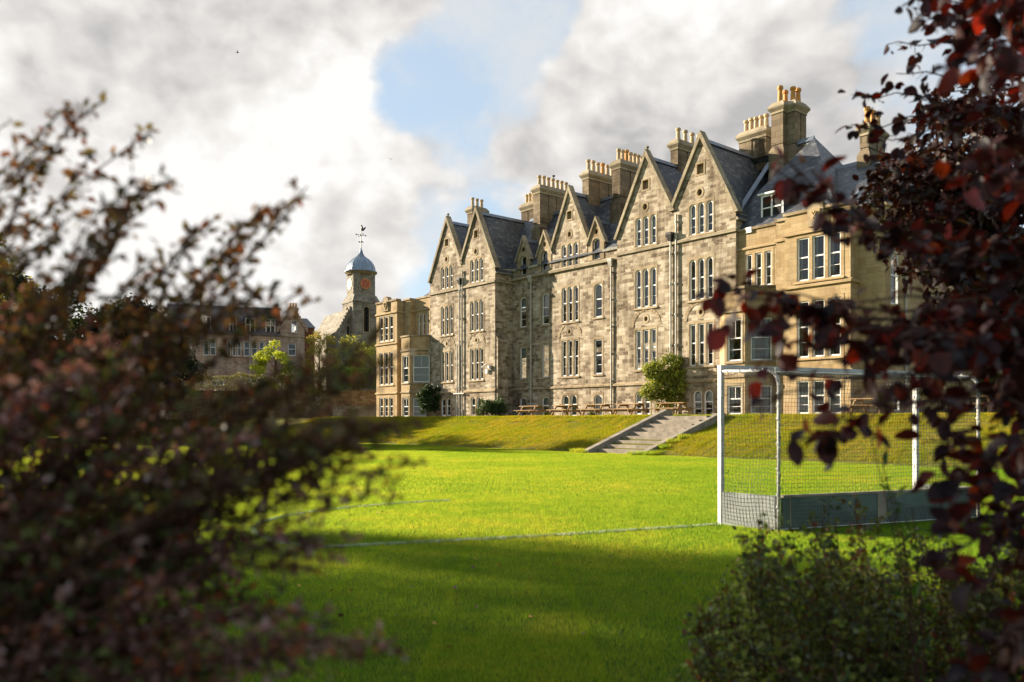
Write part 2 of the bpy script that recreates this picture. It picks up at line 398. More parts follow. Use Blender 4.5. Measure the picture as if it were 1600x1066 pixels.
# ------------------------------------------------------------------ mesh helpers
class MB:
    """collects faces and links them as ONE mesh object, with metre-scale uvs"""
    def __init__(self): self.v = []; self.f = []

    def face(self, pts):
        i = len(self.v); self.v += [tuple(p) for p in pts]; self.f.append(tuple(range(i, i + len(pts)))); return self

    def hexa(self, p):
        """8 corners: 0-3 one end (ring), 4-7 the other end (same order)"""
        i = len(self.v); self.v += [tuple(q) for q in p]
        for q in ((3, 2, 1, 0), (4, 5, 6, 7), (0, 1, 5, 4), (1, 2, 6, 5), (2, 3, 7, 6), (3, 0, 4, 7)): self.f.append(tuple(i + k for k in q))
        return self

    def box(self, x0, x1, y0, y1, z0, z1, M4=None):
        p = [(x0, y0, z0), (x1, y0, z0), (x1, y1, z0), (x0, y1, z0), (x0, y0, z1), (x1, y0, z1), (x1, y1, z1), (x0, y1, z1)]
        if M4 is not None: p = [M4 @ Vector(q) for q in p]
        return self.hexa(p)

    def frustum(self, a, b):
        """a, b = (x0,x1,y0,y1,z)"""
        return self.hexa([(a[0], a[2], a[4]), (a[1], a[2], a[4]), (a[1], a[3], a[4]), (a[0], a[3], a[4]),
                          (b[0], b[2], b[4]), (b[1], b[2], b[4]), (b[1], b[3], b[4]), (b[0], b[3], b[4])])

    def tube(self, pts, rad, n=8, cap=True):
        pts = [Vector(p) for p in pts]
        if isinstance(rad, (int, float)): rad = [rad] * len(pts)
        i0 = len(self.v); up = Vector((0, 0, 1))
        for k, p in enumerate(pts):
            t = (pts[min(k + 1, len(pts) - 1)] - pts[max(k - 1, 0)])
            if t.length < 1e-9: t = Vector((0, 0, 1))
            t.normalize()
            a = t.cross(up)
            if a.length < 0.05: a = t.cross(Vector((1, 0, 0)))
            a.normalize(); bb = a.cross(t)
            for j in range(n):
                an = 2 * math.pi * j / n
                self.v.append(tuple(p + (a * math.cos(an) + bb * math.sin(an)) * rad[k]))
        for k in range(len(pts) - 1):
            for j in range(n):
                a = i0 + k * n + j; c = i0 + k * n + (j + 1) % n
                self.f.append((a, c, c + n, a + n))
        if cap:
            self.f.append(tuple(i0 + j for j in reversed(range(n)))); self.f.append(tuple(i0 + (len(pts) - 1) * n + j for j in range(n)))
        return self

    def lathe(self, prof, c, n=16, rot=0.0):
        i0 = len(self.v)
        for r_, z in prof:
            for j in range(n):
                an = 2 * math.pi * j / n + rot
                self.v.append((c[0] + r_ * math.cos(an), c[1] + r_ * math.sin(an), c[2] + z))
        for k in range(len(prof) - 1):
            for j in range(n):
                a = i0 + k * n + j; b_ = i0 + k * n + (j + 1) % n
                self.f.append((a, b_, b_ + n, a + n))
        self.f.append(tuple(i0 + j for j in reversed(range(n)))); self.f.append(tuple(i0 + (len(prof) - 1) * n + j for j in range(n)))
        return self

    def xform(self, M4):
        self.v = [tuple(M4 @ Vector(p)) for p in self.v]; return self

    def mesh(self, name, mat, smooth=False):
        me = bpy.data.meshes.new(name); me.from_pydata(self.v, [], self.f); me.update()
        nf = len(me.polygons)
        uvl = me.uv_layers.new(name='uv')
        co = np.array(self.v, dtype=np.float32)
        data = np.zeros((len(me.loops), 2), np.float32)
        for p in me.polygons:
            n_ = p.normal
            if abs(n_.z) > 0.985:
                for li in p.loop_indices:
                    q = co[me.loops[li].vertex_index]; data[li] = (q[0], q[1])
            else:
                t = Vector((-n_.y, n_.x, 0)).normalized(); b_ = n_.cross(t)
                for li in p.loop_indices:
                    q = Vector(co[me.loops[li].vertex_index]); data[li] = (q.dot(t), q.dot(b_))
        uvl.data.foreach_set('uv', data.ravel())
        if smooth: me.polygons.foreach_set('use_smooth', [True] * nf)
        if mat is not None: me.materials.append(mat)
        return me

    def build(self, name, mat, parent=None, smooth=False, label=None):
        o = bpy.data.objects.new(name, self.mesh(name, mat, smooth)); COL.objects.link(o)
        if parent is not None: o.parent = parent
        if label: o['label'] = label
        return o


def thing(name, label, cat, loc=(0, 0, 0), rz=0.0, group=None):
    o = bpy.data.objects.new(name, None); COL.objects.link(o)
    o.location = loc; o.rotation_euler = (0, 0, rz); o.empty_display_size = 0.3
    o['label'] = label; o['category'] = cat
    if group: o['group'] = group
    return o


def tag(o, label, cat, group=None):
    o['label'] = label; o['category'] = cat
    if group: o['group'] = group
    return o


def kind(o, k, label=None):
    o['kind'] = k
    if label: o['label'] = label
    return o


def copy_tree(o, parent=None):
    c = o.copy(); COL.objects.link(c)
    if parent is not None: c.parent = parent
    for ch in list(o.children): copy_tree(ch, c)
    return c


def at(px, py, d):
    """point at distance d in front of the camera seen at photograph pixel (px, py)"""
    return Vector(((px - CX) / FPX * d, d, EYE - (py - HY) / FPX * d))


def ground(px, py, z=0.0):
    d = (EYE - z) * FPX / (py - HY); return Vector(((px - CX) / FPX * d, d, z))


# ------------------------------------------------------------------ foliage helpers
def leaf_object(name, pos, dirs, nrm, length, width, tint, mat, parent=None, shape='kite', fold=0.18, curl=0.12):
    """one mesh of many single leaves: pos, dirs (towards the tip), nrm (upper face) are (n,3) arrays"""
    n = len(pos)
    dirs = dirs / np.linalg.norm(dirs, axis=1, keepdims=True)
    side = np.cross(dirs, nrm); side /= np.maximum(np.linalg.norm(side, axis=1, keepdims=True), 1e-6)
    up = np.cross(side, dirs)
    L = np.broadcast_to(np.asarray(length, float).reshape(-1, 1), (n, 1)); Wd = np.broadcast_to(np.asarray(width, float).reshape(-1, 1), (n, 1))
    if shape == 'kite':
        tab = [(0, 0, 0), (0.45, 0.5, 1), (1, 0, -0.6), (0.45, -0.5, 1)]
        faces = [(0, 3, 2), (0, 2, 1)]
    elif shape == 'oval':
        tab = [(0, 0, 0), (0.12, 0.26, .5), (0.38, 0.48, 1), (0.66, 0.44, .9), (0.90, 0.22, .3), (1, 0, -0.6), (0.90, -0.22, .3), (0.66, -0.44, .9), (0.38, -0.48, 1), (0.12, -0.26, .5), (0.38, 0, 0), (0.66, 0, -0.1)]
        faces = [(0, 10, 2, 1), (10, 11, 3, 2), (11, 5, 4, 3), (0, 9, 8, 10), (10, 8, 7, 11), (11, 7, 6, 5)]
    k = len(tab); V = np.zeros((n, k, 3), np.float32)
    for i, (a, s, h) in enumerate(tab):
        V[:, i] = pos + dirs * L * a + side * Wd * s + up * (Wd * fold * h * abs(s) * 2 - L * curl * a * a)
    F = np.array([f for f in faces if len(f) == len(faces[0])], np.int32)
    m = len(faces[0])
    allF = (F[None] + (np.arange(n, dtype=np.int32) * k)[:, None, None]).reshape(-1, m)
    me = bpy.data.meshes.new(name)
    me.vertices.add(n * k); me.vertices.foreach_set('co', V.reshape(-1))
    nf = len(allF)
    me.loops.add(nf * m); me.loops.foreach_set('vertex_index', allF.reshape(-1))
    me.polygons.add(nf); me.polygons.foreach_set('loop_start', np.arange(nf, dtype=np.int32) * m)
    try: me.polygons.foreach_set('loop_total', np.full(nf, m, np.int32))
    except Exception: pass
    at_ = me.attributes.new('tint', 'FLOAT_COLOR', 'POINT')
    T = np.ones((n, k, 4), np.float32); T[:, :, :3] = np.asarray(tint)[:, None, :]
    at_.data.foreach_set('color', T.reshape(-1))
    me.update(calc_edges=True); me.validate()
    if shape == 'oval': me.polygons.foreach_set('use_smooth', np.ones(nf, bool))
    me.materials.append(mat)
    o = bpy.data.objects.new(name, me); COL.objects.link(o)
    if parent is not None: o.parent = parent
    return o


def unit(n):
    v = RNG.normal(size=(n, 3)); return v / np.linalg.norm(v, axis=1, keepdims=True)


def tints(n, palette, weights, jit=0.25):
    p = np.array(palette); idx = RNG.choice(len(p), n, p=np.array(weights) / sum(weights))
    return p[idx] * RNG.uniform(1 - jit, 1 + jit, (n, 1))


def bez(a, b, c, n):
    t = np.linspace(0, 1, n)[:, None]
    return (1 - t) ** 2 * a + 2 * (1 - t) * t * b + t ** 2 * c


def tree(name, label, loc, height, crown_r, crown_h, n_leaf, leaf, palette, weights, group=None, trunk_r=0.2, clumps=60, base=None, mat='leaf', squash=1.0, cat='tree', lean=(0, 0), limbs=14):
    """tapered trunk, limbs that reach into the crown, and a crown of leaf clumps with gaps"""
    t = thing(name, label, cat, loc, random.random() * 6.28, group)
    base = height - crown_h if base is None else base
    tm = MB(); top = height * 0.9
    pts = [(lean[0] * (k / 6) + random.uniform(-.1, .1) * k / 6, lean[1] * (k / 6) + random.uniform(-.1, .1) * k / 6, top * k / 6) for k in range(7)]
    tm.tube(pts, [trunk_r * (1.15 - 0.95 * k / 6) for k in range(7)], 8)
    cen = []
    cz = base + crown_h / 2
    for k in range(clumps):
        d = unit(1)[0]; r_ = RNG.uniform(0.35, 1.0) ** 0.5
        prof = 1.0
        p = np.array([d[0] * crown_r * r_, d[1] * crown_r * r_ * squash, cz + d[2] * crown_h / 2 * r_])
        p[:2] += np.array(lean) * 0.8
        cen.append(p)
    cen = np.array(cen)
    for k in range(limbs):
        e = cen[RNG.integers(len(cen))]; s = max(0.15, min(0.85, (e[2] - crown_h * 0.35) / top))
        a = np.array([lean[0] * s, lean[1] * s, top * s])
        q = bez(a, (a + e) / 2 + np.array([0, 0, 0.12 * crown_h]), e, 5)
        tm.tube(q, [trunk_r * 0.45 * (1 - 0.8 * i / 4) for i in range(5)], 5)
    tm.build('trunk', M['bark'], t)
    per = np.maximum(1, RNG.poisson(n_leaf / clumps, clumps))
    cid = np.repeat(np.arange(clumps), per); n = len(cid)
    cr = RNG.uniform(0.16, 0.34, clumps) * crown_r
    off = unit(n) * (RNG.uniform(0, 1, (n, 1)) ** 0.4) * cr[cid][:, None]
    off[:, 2] *= 0.75
    pos = cen[cid] + off
    dirs = unit(n) + np.array([0, 0, -0.3]); nr = unit(n) * 0.7 + off / np.maximum(np.linalg.norm(off, axis=1, keepdims=True), .01) * 0.5 + np.array([0, 0, .5])
    L = leaf * RNG.uniform(0.7, 1.35, n)
    ctone = RNG.uniform(0.8, 1.2, (clumps, 1))[cid]
    leaf_object('crown', pos, dirs, nr, L, L * RNG.uniform(.5, .75, n), tints(n, palette, weights) * ctone, M[mat], t)
    return t

# ------------------------------------------------------------------ ground
TH = math.atan2(-0.76921327, 0.63899213)            # the school's long front runs along local x; local y points into the building
B0 = Vector((9.72440945, 47.5, 0))
MBLD = Matrix.Translation(B0) @ Matrix.Rotation(TH, 4, 'Z')


def bl(u, v, z=0.0):
    """point u along the front, v metres out from it, z up -> world"""
    return MBLD @ Vector((u, -v, z))


TZ = 1.66                                             # the terrace the school stands on
mb = MB()
s_ = 4000
mb.face([(-s_, -s_, 0), (s_, -s_, 0), (s_, s_, 0), (-s_, s_, 0)])
kind(mb.build('lawn', M['lawn']), 'structure', 'wide flat lawn of mown green grass')

VT, VB = 6.7, 11.7                                    # top edge and foot of the grass bank


def bank_z(v):
    if v >= VB: return 0.0
    if v <= VT - 0.6: return TZ
    t = (VB - v) / (VB - VT + 0.6)
    s = t + 0.06 * math.sin(t * 2 * math.pi)
    return TZ * max(0.0, min(1.0, s * 1.06 if t < 0.9 else 0.954 + (t - .9) * .46 + (s - t)))


mb = MB()
prof = [(VB + 0.4, -0.06)] + [(VB - k * 0.25, bank_z(VB - k * 0.25)) for k in range(0, 25)] + [(5.0, TZ), (-70, TZ)]
us = [-170] + list(np.arange(-60, 34.1, 2.0)) + [150]
for a, c in zip(us[:-1], us[1:]):
    for (v0, z0), (v1, z1) in zip(prof[:-1], prof[1:]):
        mb.face([(a, -v0, z0), (c, -v0, z0), (c, -v1, z1), (a, -v1, z1)])
mb.xform(MBLD)
kind(mb.build('grass_bank', M['bank'], smooth=True), 'structure', 'sloping grass bank up to the terrace before the school')
mb = MB()
mb.box(-40, 24, 0.05, -2.3, TZ - 0.2, TZ + 0.012); mb.xform(MBLD)
kind(mb.build('terrace_path', M['concrete']), 'structure', 'pale path along the foot of the school')

# ------------------------------------------------------------------ the school
SCHOOL = thing('school_building', 'long buff sandstone Victorian school with a row of steep gables, slate roofs and tall chimneys', 'building', B0, TH)


class Plane:
    """upright wall plane in the school's own frame: s metres along d from O, z up, 'out' metres proud of it"""
    def __init__(self, ox, oy, dx, dy):
        self.o = (ox, oy); l = math.hypot(dx, dy); self.d = (dx / l, dy / l); self.n = (self.d[1], -self.d[0])

    def p(self, s, z, out=0.0):
        return (self.o[0] + self.d[0] * s + self.n[0] * out, self.o[1] + self.d[1] * s + self.n[1] * out, z)


def front(v): return Plane(0, -v, 1, 0)
def right(u): return Plane(u, 0, 0, 1)               # s = local y (= -v), faces the camera's side


def tess(mb, pl, outline, holes, out):
    loops = [[Vector((s, z, 0)) for s, z in outline]] + [[Vector((s, z, 0)) for s, z in h] for h in holes]
    flat = [q for l in loops for q in l]
    for tri in geometry.tessellate_polygon(loops):
        p = [flat[i] for i in tri]
        if (p[1] - p[0]).cross(p[2] - p[0]).z < 0: p.reverse()
        mb.face([pl.p(q.x, q.y, out) for q in p])


def wall(pl, outline, holes, mat='rubble', name='wall', parent=SCHOOL):
    mb = MB(); tess(mb, pl, outline, holes, 0.0)
    return mb.build(name, M[mat], parent)


def rect(s0, s1, z0, z1): return [(s0, z0), (s1, z0), (s1, z1), (s0, z1)]


def light_outline(a, c, z0, z1, head):
    if head == 'flat': return rect(a, c, z0, z1)
    w = c - a; rise = w * (0.42 if head == 'arch' else 0.28); zs = z1 - rise
    pts = [(a, z0), (c, z0), (c, zs)]
    for k in range(1, 8):
        an = math.pi * k / 8; pts.append(((a + c) / 2 + w / 2 * math.cos(an), zs + rise * math.sin(an)))
    return pts + [(a, zs)]


def strip(mb, pl, loop, o0, o1, flip=False):
    n = len(loop)
    for i in range(n):
        a, c = loop[i], loop[(i + 1) % n]
        q = [pl.p(*a, o0), pl.p(*c, o0), pl.p(*c, o1), pl.p(*a, o1)]
        if flip: q.reverse()
        mb.face(q)


def inset(loop, w):
    s = [p[0] for p in loop]; z = [p[1] for p in loop]
    cs, cz = (min(s) + max(s)) / 2, (min(z) + max(z)) / 2
    ks, kz = 1 - 2 * w / (max(s) - min(s)), 1 - 2 * w / (max(z) - min(z))
    return [(cs + (a - cs) * ks, cz + (c - cz) * kz) for a, c in loop]


def window(pl, s0, s1, z0, z1, n=1, head='flat', mull=0.17, margin=0.11, sill=0.14, lintel=0.15, mat='dressed', cloth=None, bars=True, parent=SCHOOL, depth=0.12, frame=0.07, name='window'):
    """stone-dressed window of n lights; returns the hole it needs in the wall"""
    if cloth is None: cloth = random.choice([None, None, None, 'half', 'half', 'curtain', 'blind'])
    so = rect(s0 - margin, s1 + margin, z0 - sill, z1 + lintel)
    lw = (s1 - s0 - mull * (n - 1)) / n
    L = [light_outline(s0 + k * (lw + mull), s0 + k * (lw + mull) + lw, z0, z1, head) for k in range(n)]
    mb = MB(); tess(mb, pl, so, L, 0.014); strip(mb, pl, so, -0.05, 0.014)
    for l in L: strip(mb, pl, l, 0.014, -depth - 0.06)
    # projecting sill
    a = [pl.p(s0 - margin - .02, z0 - sill, .01), pl.p(s1 + margin + .02, z0 - sill, .01), pl.p(s1 + margin + .02, z0 - sill, .085), pl.p(s0 - margin - .02, z0 - sill, .085)]
    c = [pl.p(s0 - margin - .02, z0 - .02, .01), pl.p(s1 + margin + .02, z0 - .02, .01), pl.p(s1 + margin + .02, z0 - sill * .6, .085), pl.p(s0 - margin - .02, z0 - sill * .6, .085)]
    mb.hexa(a + c)
    w = mb.build(name, M[mat], parent)
    f = MB(); gpane = MB(); cu = MB()
    for l in L:
        i_ = inset(l, frame); zz = [p[1] for p in l]; za, zb = min(zz), max(zz); sa, sb = min(p[0] for p in l), max(p[0] for p in l)
        k = len(l)
        for j in range(k):
            q = [pl.p(*l[j], -depth + .07), pl.p(*l[(j + 1) % k], -depth + .07), pl.p(*i_[(j + 1) % k], -depth + .07), pl.p(*i_[j], -depth + .07)]
            f.face(q)
        strip(f, pl, i_, -depth + .07, -depth - .03)
        zm = za + (zb - za) * 0.54

        def bar(p0, p1, zz0, zz1, o0, o1):
            f.hexa([pl.p(p0, zz0, o0), pl.p(p1, zz0, o0), pl.p(p1, zz0, o1), pl.p(p0, zz0, o1), pl.p(p0, zz1, o0), pl.p(p1, zz1, o0), pl.p(p1, zz1, o1), pl.p(p0, zz1, o1)])
        bar(sa + frame * .8, sb - frame * .8, zm - .03, zm + .035, -depth - .02, -depth + .055)
        if bars:
            z3 = za + (zb - za) * 0.27
            bar(sa + frame * .8, sb - frame * .8, z3 - .012, z3 + .012, -depth - .01, -depth + .025)
            if sb - sa > 0.75:
                bar((sa + sb) / 2 - .014, (sa + sb) / 2 + .014, zm + .035, zb - frame * .9, -depth - .012, -depth + .022)
        tess(gpane, pl, i_, [], -depth)
        if cloth == 'curtain':
            for e0, e1 in ((sa - .06, sa + (sb - sa) * .27), (sb - (sb - sa) * .27, sb + .06)):
                for q in range(4):
                    x0 = e0 + (e1 - e0) * q / 4; x1 = e0 + (e1 - e0) * (q + 1) / 4; xm = (x0 + x1) / 2
                    cu.face([pl.p(x0, za, -depth - .13), pl.p(xm, za, -depth - .08), pl.p(xm, zb, -depth - .08), pl.p(x0, zb, -depth - .13)])
                    cu.face([pl.p(xm, za, -depth - .08), pl.p(x1, za, -depth - .13), pl.p(x1, zb, -depth - .13), pl.p(xm, zb, -depth - .08)])
        elif cloth == 'blind':
            cu.face([pl.p(sa - .06, za + (zb - za) * .05, -depth - .1), pl.p(sb + .06, za + (zb - za) * .05, -depth - .1), pl.p(sb + .06, zb, -depth - .1), pl.p(sa - .06, zb, -depth - .1)])
        elif cloth == 'half':
            zc = zb - (zb - za) * random.uniform(.3, .5)
            cu.face([pl.p(sa - .06, zc, -depth - .1), pl.p(sb + .06, zc, -depth - .1), pl.p(sb + .06, zb, -depth - .1), pl.p(sa - .06, zb, -depth - .1)])
    f.build('sash_frame', M['white'], w); gpane.build('pane', M['glass'], w)
    if cloth: cu.build('curtain' if cloth == 'curtain' else 'blind', M['offwhite'], w)
    e = 0.05
    return rect(s0 - margin + e, s1 + margin - e, z0 - sill + e, z1 + lintel - e)


def niche(pl, sc, zc, w, h, round_=False, name='vent_opening'):
    """small recessed opening with a dressed rim"""
    if round_:
        lo = [(sc + w / 2 * math.cos(2 * math.pi * k / 14), zc + h / 2 * math.sin(2 * math.pi * k / 14)) for k in range(14)]
        ou = [(sc + (w / 2 + .13) * math.cos(2 * math.pi * k / 14), zc + (h / 2 + .13) * math.sin(2 * math.pi * k / 14)) for k in range(14)]
    else:
        lo = rect(sc - w / 2, sc + w / 2, zc - h / 2, zc + h / 2); ou = rect(sc - w / 2 - .1, sc + w / 2 + .1, zc - h / 2 - .1, zc + h / 2 + .1)
    mb = MB(); tess(mb, pl, ou, [lo], 0.02); strip(mb, pl, ou, -.05, .02); strip(mb, pl, lo, .02, -.24)
    w_ = mb.build(name, M['dressed'], SCHOOL)
    b_ = MB(); tess(b_, pl, lo, [], -.22); b_.build('backing_panel', M['dark'] if round_ else M['dressed'], w_)
    return inset(ou, .04)


def band(pl, s0, s1, z0, z1, proud=0.09, mat='dressed', name='string_course', parent=SCHOOL, slope=0.5):
    h = z1 - z0; mb = MB()
    mb.hexa([pl.p(s0, z0, -.05), pl.p(s1, z0, -.05), pl.p(s1, z0, proud), pl.p(s0, z0, proud),
             pl.p(s0, z1, -.05), pl.p(s1, z1, -.05), pl.p(s1, z1 - h * slope, proud), pl.p(s0, z1 - h * slope, proud)])
    return mb.build(name, M[mat], parent)


def relieving_arch(pl, sc, hw, z, rise):
    """ring of flush voussoirs turned over a flat-headed window"""
    mb = MB(); n = 15
    for k in range(n):
        a0, a1 = math.pi * (k + .06) / n, math.pi * (k + .94) / n
        q = [(sc + (hw + e) * math.cos(a), z + (rise + e) * math.sin(a)) for a, e in ((a0, 0), (a0, .2), (a1, .2), (a1, 0))]
        mb.hexa([pl.p(*q[i], .0) for i in range(4)] + [pl.p(*q[i], .014 + .01 * (k % 3)) for i in range(4)])
    mb.build('relieving_arch', M['dressed'], SCHOOL)


ZS, ZL, Z0 = 11.95, 3.74, 1.45        # string courses below the gables and above the basement; foot of the walls
FOOT, APEX = 12.85, 17.5


def coping(pl, legs, parent=SCHOOL, wd=(0.13, -0.36), t=0.2):
    """sloping gable stones: legs = list of ((s,z) foot, (s,z) apex)"""
    mb = MB()
    for (fs, fz), (as_, az) in legs:
        sg = 1 if as_ > fs else -1
        dx, dz = as_ - fs, az - fz; l = math.hypot(dx, dz); nx, nz = -dz / l * sg, abs(dx) / l
        e = t / nz * 1.0
        lo0, lo1 = (fs - 0.02 * sg, fz), (as_, az)
        hi0, hi1 = (fs + nx * t * 1.0 - dx / l * .08, fz + nz * t - dz / l * .08), (as_, az + e)
        mb.hexa([pl.p(*lo0, wd[0]), pl.p(*hi0, wd[0]), pl.p(*hi0, wd[1]), pl.p(*lo0, wd[1]),
                 pl.p(*lo1, wd[0]), pl.p(*hi1, wd[0]), pl.p(*hi1, wd[1]), pl.p(*lo1, wd[1])])
    return mb.build('coping', M['coping'], parent)


def slope_roof(faces, parent=SCHOOL, name='roof', mat='slate'):
    mb = MB()
    for f in faces: mb.face(f)
    return mb.build(name, M[mat], parent)


def ridge(parent, a, c, w=0.16):
    mb = MB(); a = Vector(a); c = Vector(c); d = (c - a).normalized(); s = d.cross(Vector((0, 0, 1))).normalized()
    h = Vector((0, 0, 1))
    mb.hexa([a - s * w - h * .16, a + s * w - h * .16, a + s * .03 + h * .09, a - s * .03 + h * .09, c - s * w - h * .16, c + s * w - h * .16, c + s * .03 + h * .09, c - s * .03 + h * .09])
    mb.build('ridge_tile', M['lead'], parent)


def pipe(pl, s, z0, z1, r=0.055, out=0.09, parent=SCHOOL, hopper=None):
    mb = MB(); mb.tube([pl.p(s, z0, out), pl.p(s, z1, out)], r, 8)
    z = z0 + .6
    while z < z1:
        q = pl.p(s, z, out); mb.lathe([(r * 1.5, -.05), (r * 1.5, .05)], q, 8); z += 1.8
    o = mb.build('drainpipe', M['pipe'], parent)
    if hopper:
        h = MB(); a = pl.p(s - .16, z1, .0); w = .2
        h.hexa([pl.p(s - .1, z1 - .35, 0), pl.p(s + .1, z1 - .35, 0), pl.p(s + .1, z1 - .35, .2), pl.p(s - .1, z1 - .35, .2),
                pl.p(s - w, z1, 0), pl.p(s + w, z1, 0), pl.p(s + w, z1, .32), pl.p(s - w, z1, .32)])
        h.hexa([pl.p(s - w, z1, 0), pl.p(s + w, z1, 0), pl.p(s + w, z1, .32), pl.p(s - w, z1, .32),
                pl.p(s - w, z1 + .14, 0), pl.p(s + w, z1 + .14, 0), pl.p(s + w, z1 + .14, .34), pl.p(s - w, z1 + .14, .34)])
        h.build('hopper_head', M['pipe'] if hopper != 'dark' else M['iron'], o)
    return o


# ---- the two gabled pavilions (two gables each), front plane v = 0
def pavilion(uL, uR, a1, a2, val, wins):
    pl = front(0.0); holes = []
    sl = 1.93
    for (s0, s1, z0, z1, n, head, cloth) in wins: holes.append(window(pl, s0, s1, z0, z1, n, head, cloth=cloth, mull=.14))
    for c in (a1, a2):
        holes.append(niche(pl, c - 0.1, 14.45, .34, .40, True)); holes.append(niche(pl, c - 0.05, 15.78, .46, .56))
        holes.append(niche(pl, c - .02, 7.62, .26, .30, True))
    zv = 13.75
    for c in (a1, a2): relieving_arch(pl, c - .02, .98, 7.16, .95)
    outl = [(uL, Z0), (uR, Z0), (uR, FOOT), (a2, APEX), (val, zv), (a1, APEX), (uL, FOOT)]
    wall(pl, outl, holes)
    coping(pl, [((uL, FOOT), (a1, APEX)), ((val, zv), (a1, APEX)), ((val, zv), (a2, APEX)), ((uR, FOOT), (a2, APEX))])
    for c in (a1,):
        f = MB(); f.lathe([(.14, 0), (.14, .12), (.07, .16), (.07, .3), (.12, .36), (.05, .46)], pl.p(c, APEX + .2, -.1), 8); f.build('finial', M['coping'], SCHOOL)
    band(pl, uL - .06, uR + .06, ZS - .16, ZS + .10, .11, 'coping'); band(pl, uL - .06, uR + .06, ZL - .12, ZL + .14, .1)
    r_ = slope_roof([[(uL - .05, -.02, FOOT - .12), (a1, -.02, APEX - .06), (a1, 12, APEX - .06), (uL - .05, 12, FOOT - .12)][::-1],
                     [(a1, -.02, APEX - .06), (val, -.02, zv - .1), (val, 12, zv - .1), (a1, 12, APEX - .06)][::-1],
                     [(val, -.02, zv - .1), (a2, -.02, APEX - .06), (a2, 12, APEX - .06), (val, 12, zv - .1)][::-1],
                     [(a2, -.02, APEX - .06), (uR + .2, -.02, FOOT - .45), (uR + .2, 12, FOOT - .45), (a2, 12, APEX - .06)][::-1]])
    ridge(r_, (a1, .36, APEX - .02), (a1, 12, APEX - .02)); ridge(r_, (a2, .36, APEX - .02), (a2, 12, APEX - .02))
    return pl


def pav_wins(c1, c2):
    L = []
    for c in (c1, c2):
        L += [(c - .82, c + .82, 11.98 + .12, 13.86, 3, 'arch', None), (c - .83, c + .83, 8.34, 10.68, 3, 'arch', None), (c - .83, c + .83, 4.58, 6.98, 3, 'flat', None)]
    return L


plL = pavilion(-25.85, -17.2, -23.4, -19.5, -21.45,
               pav_wins(-23.45, -19.48) + [(-24.2, -22.95, 1.82, 3.25, 2, 'arch', None), (-20.22, -18.92, 1.82, 3.25, 2, 'arch', None)])
plR = pavilion(-4.85, 3.95, -2.45, 1.62, -0.45,
               pav_wins(-2.5, 1.62) + [(-3.35, -2.15, 1.82, 3.2, 2, 'arch', None), (1.06, 2.44, 1.72, 3.18, 2, 'arch', 'half')])
# ends of the pavilions
RD = 1.7
q = right(-17.2); wall(q, [(0, Z0), (RD, Z0), (RD, FOOT + .1), (0, FOOT - .1)], []); band(q, 0, RD, ZS - .16, ZS + .10, .11, 'coping'); band(q, 0, RD, ZL - .12, ZL + .14, .1)
band(q, 0, RD, FOOT - .42, FOOT - .2, .16, 'coping')
# stepped buttress on the shaded return
mb = MB(); mb.hexa([(-17.2, .05, Z0), (-16.93, .05, Z0), (-16.93, 1.1, Z0), (-17.2, 1.1, Z0), (-17.2, .05, 8.0), (-16.93, .05, 7.5), (-16.93, 1.1, 7.5), (-17.2, 1.1, 8.0)])
mb.build('buttress', M['rubble'], SCHOOL)
q = right(3.95); wall(q, [(0, Z0), (8, Z0), (8, FOOT), (0, FOOT)], []); band(q, 0, .3, ZS - .16, ZS + .10, .11, 'coping')
band(q, 0, 1.2, FOOT - .42, FOOT - .2, .16, 'coping')
# left flank of the left pavilion, so the shell is closed
wall(Plane(-25.85, 8, 0, -1), [(0, Z0), (8, Z0), (8, FOOT), (0, FOOT)], [])

# ---- recessed middle, v = -1.7
pl = front(-RD); holes = []
for (c, w2) in ((-15.95, .36), (-13.46, .37), (-8.16, .37)):
    holes.append(window(pl, c - w2, c + w2, 8.42, 10.68, 1, 'seg', margin=.14)); holes.append(window(pl, c - w2, c + w2, 4.58, 6.93, 1, 'flat', margin=.14, cloth='half' if c < -15 else None))
    holes.append(window(pl, c - w2, c + w2, 1.75, 3.18, 1, 'seg', margin=.12))
holes += [window(pl, -11.75, -10.08, 8.38, 10.82, 3, 'arch', mull=.14), window(pl, -11.76, -10.06, 4.56, 7.08, 3, 'flat', mull=.14),
          window(pl, -11.68, -10.22, 1.76, 3.24, 2, 'arch'), window(pl, -11.75, -10.1, 12.1, 13.84, 3, 'arch', mull=.14)]
holes += [niche(pl, -10.96, 14.5, .34, .40, True), niche(pl, -10.96, 15.84, .46, .56), niche(pl, -10.96, 7.68, .26, .3, True)]
relieving_arch(pl, -10.93, 1.0, 7.28, .92)
cA, zf = -10.97, 13.6
def notch(c): return [(c + .73, 12.85), (c + .73, 12.31), (c - .73, 12.31), (c - .73, 12.85)]


DC = (-15.9, -13.55, -8.33)          # the three stone dormers
wall(pl, [(-17.2, Z0), (-4.85, Z0), (-4.85, 12.85)] + notch(DC[2]) + [(-9.2, 12.85), (-9.2, zf), (cA, APEX), (-12.74, zf), (-12.74, 12.85)] + notch(DC[1]) + notch(DC[0]) + [(-17.2, 12.85)], holes)
coping(pl, [((-12.78, zf), (cA, APEX)), ((-9.16, zf), (cA, APEX))])
band(pl, -17.2, -4.85, 12.0, 12.32, .17, 'coping'); band(pl, -17.2, -4.85, ZL - .02, ZL + .2, .1)
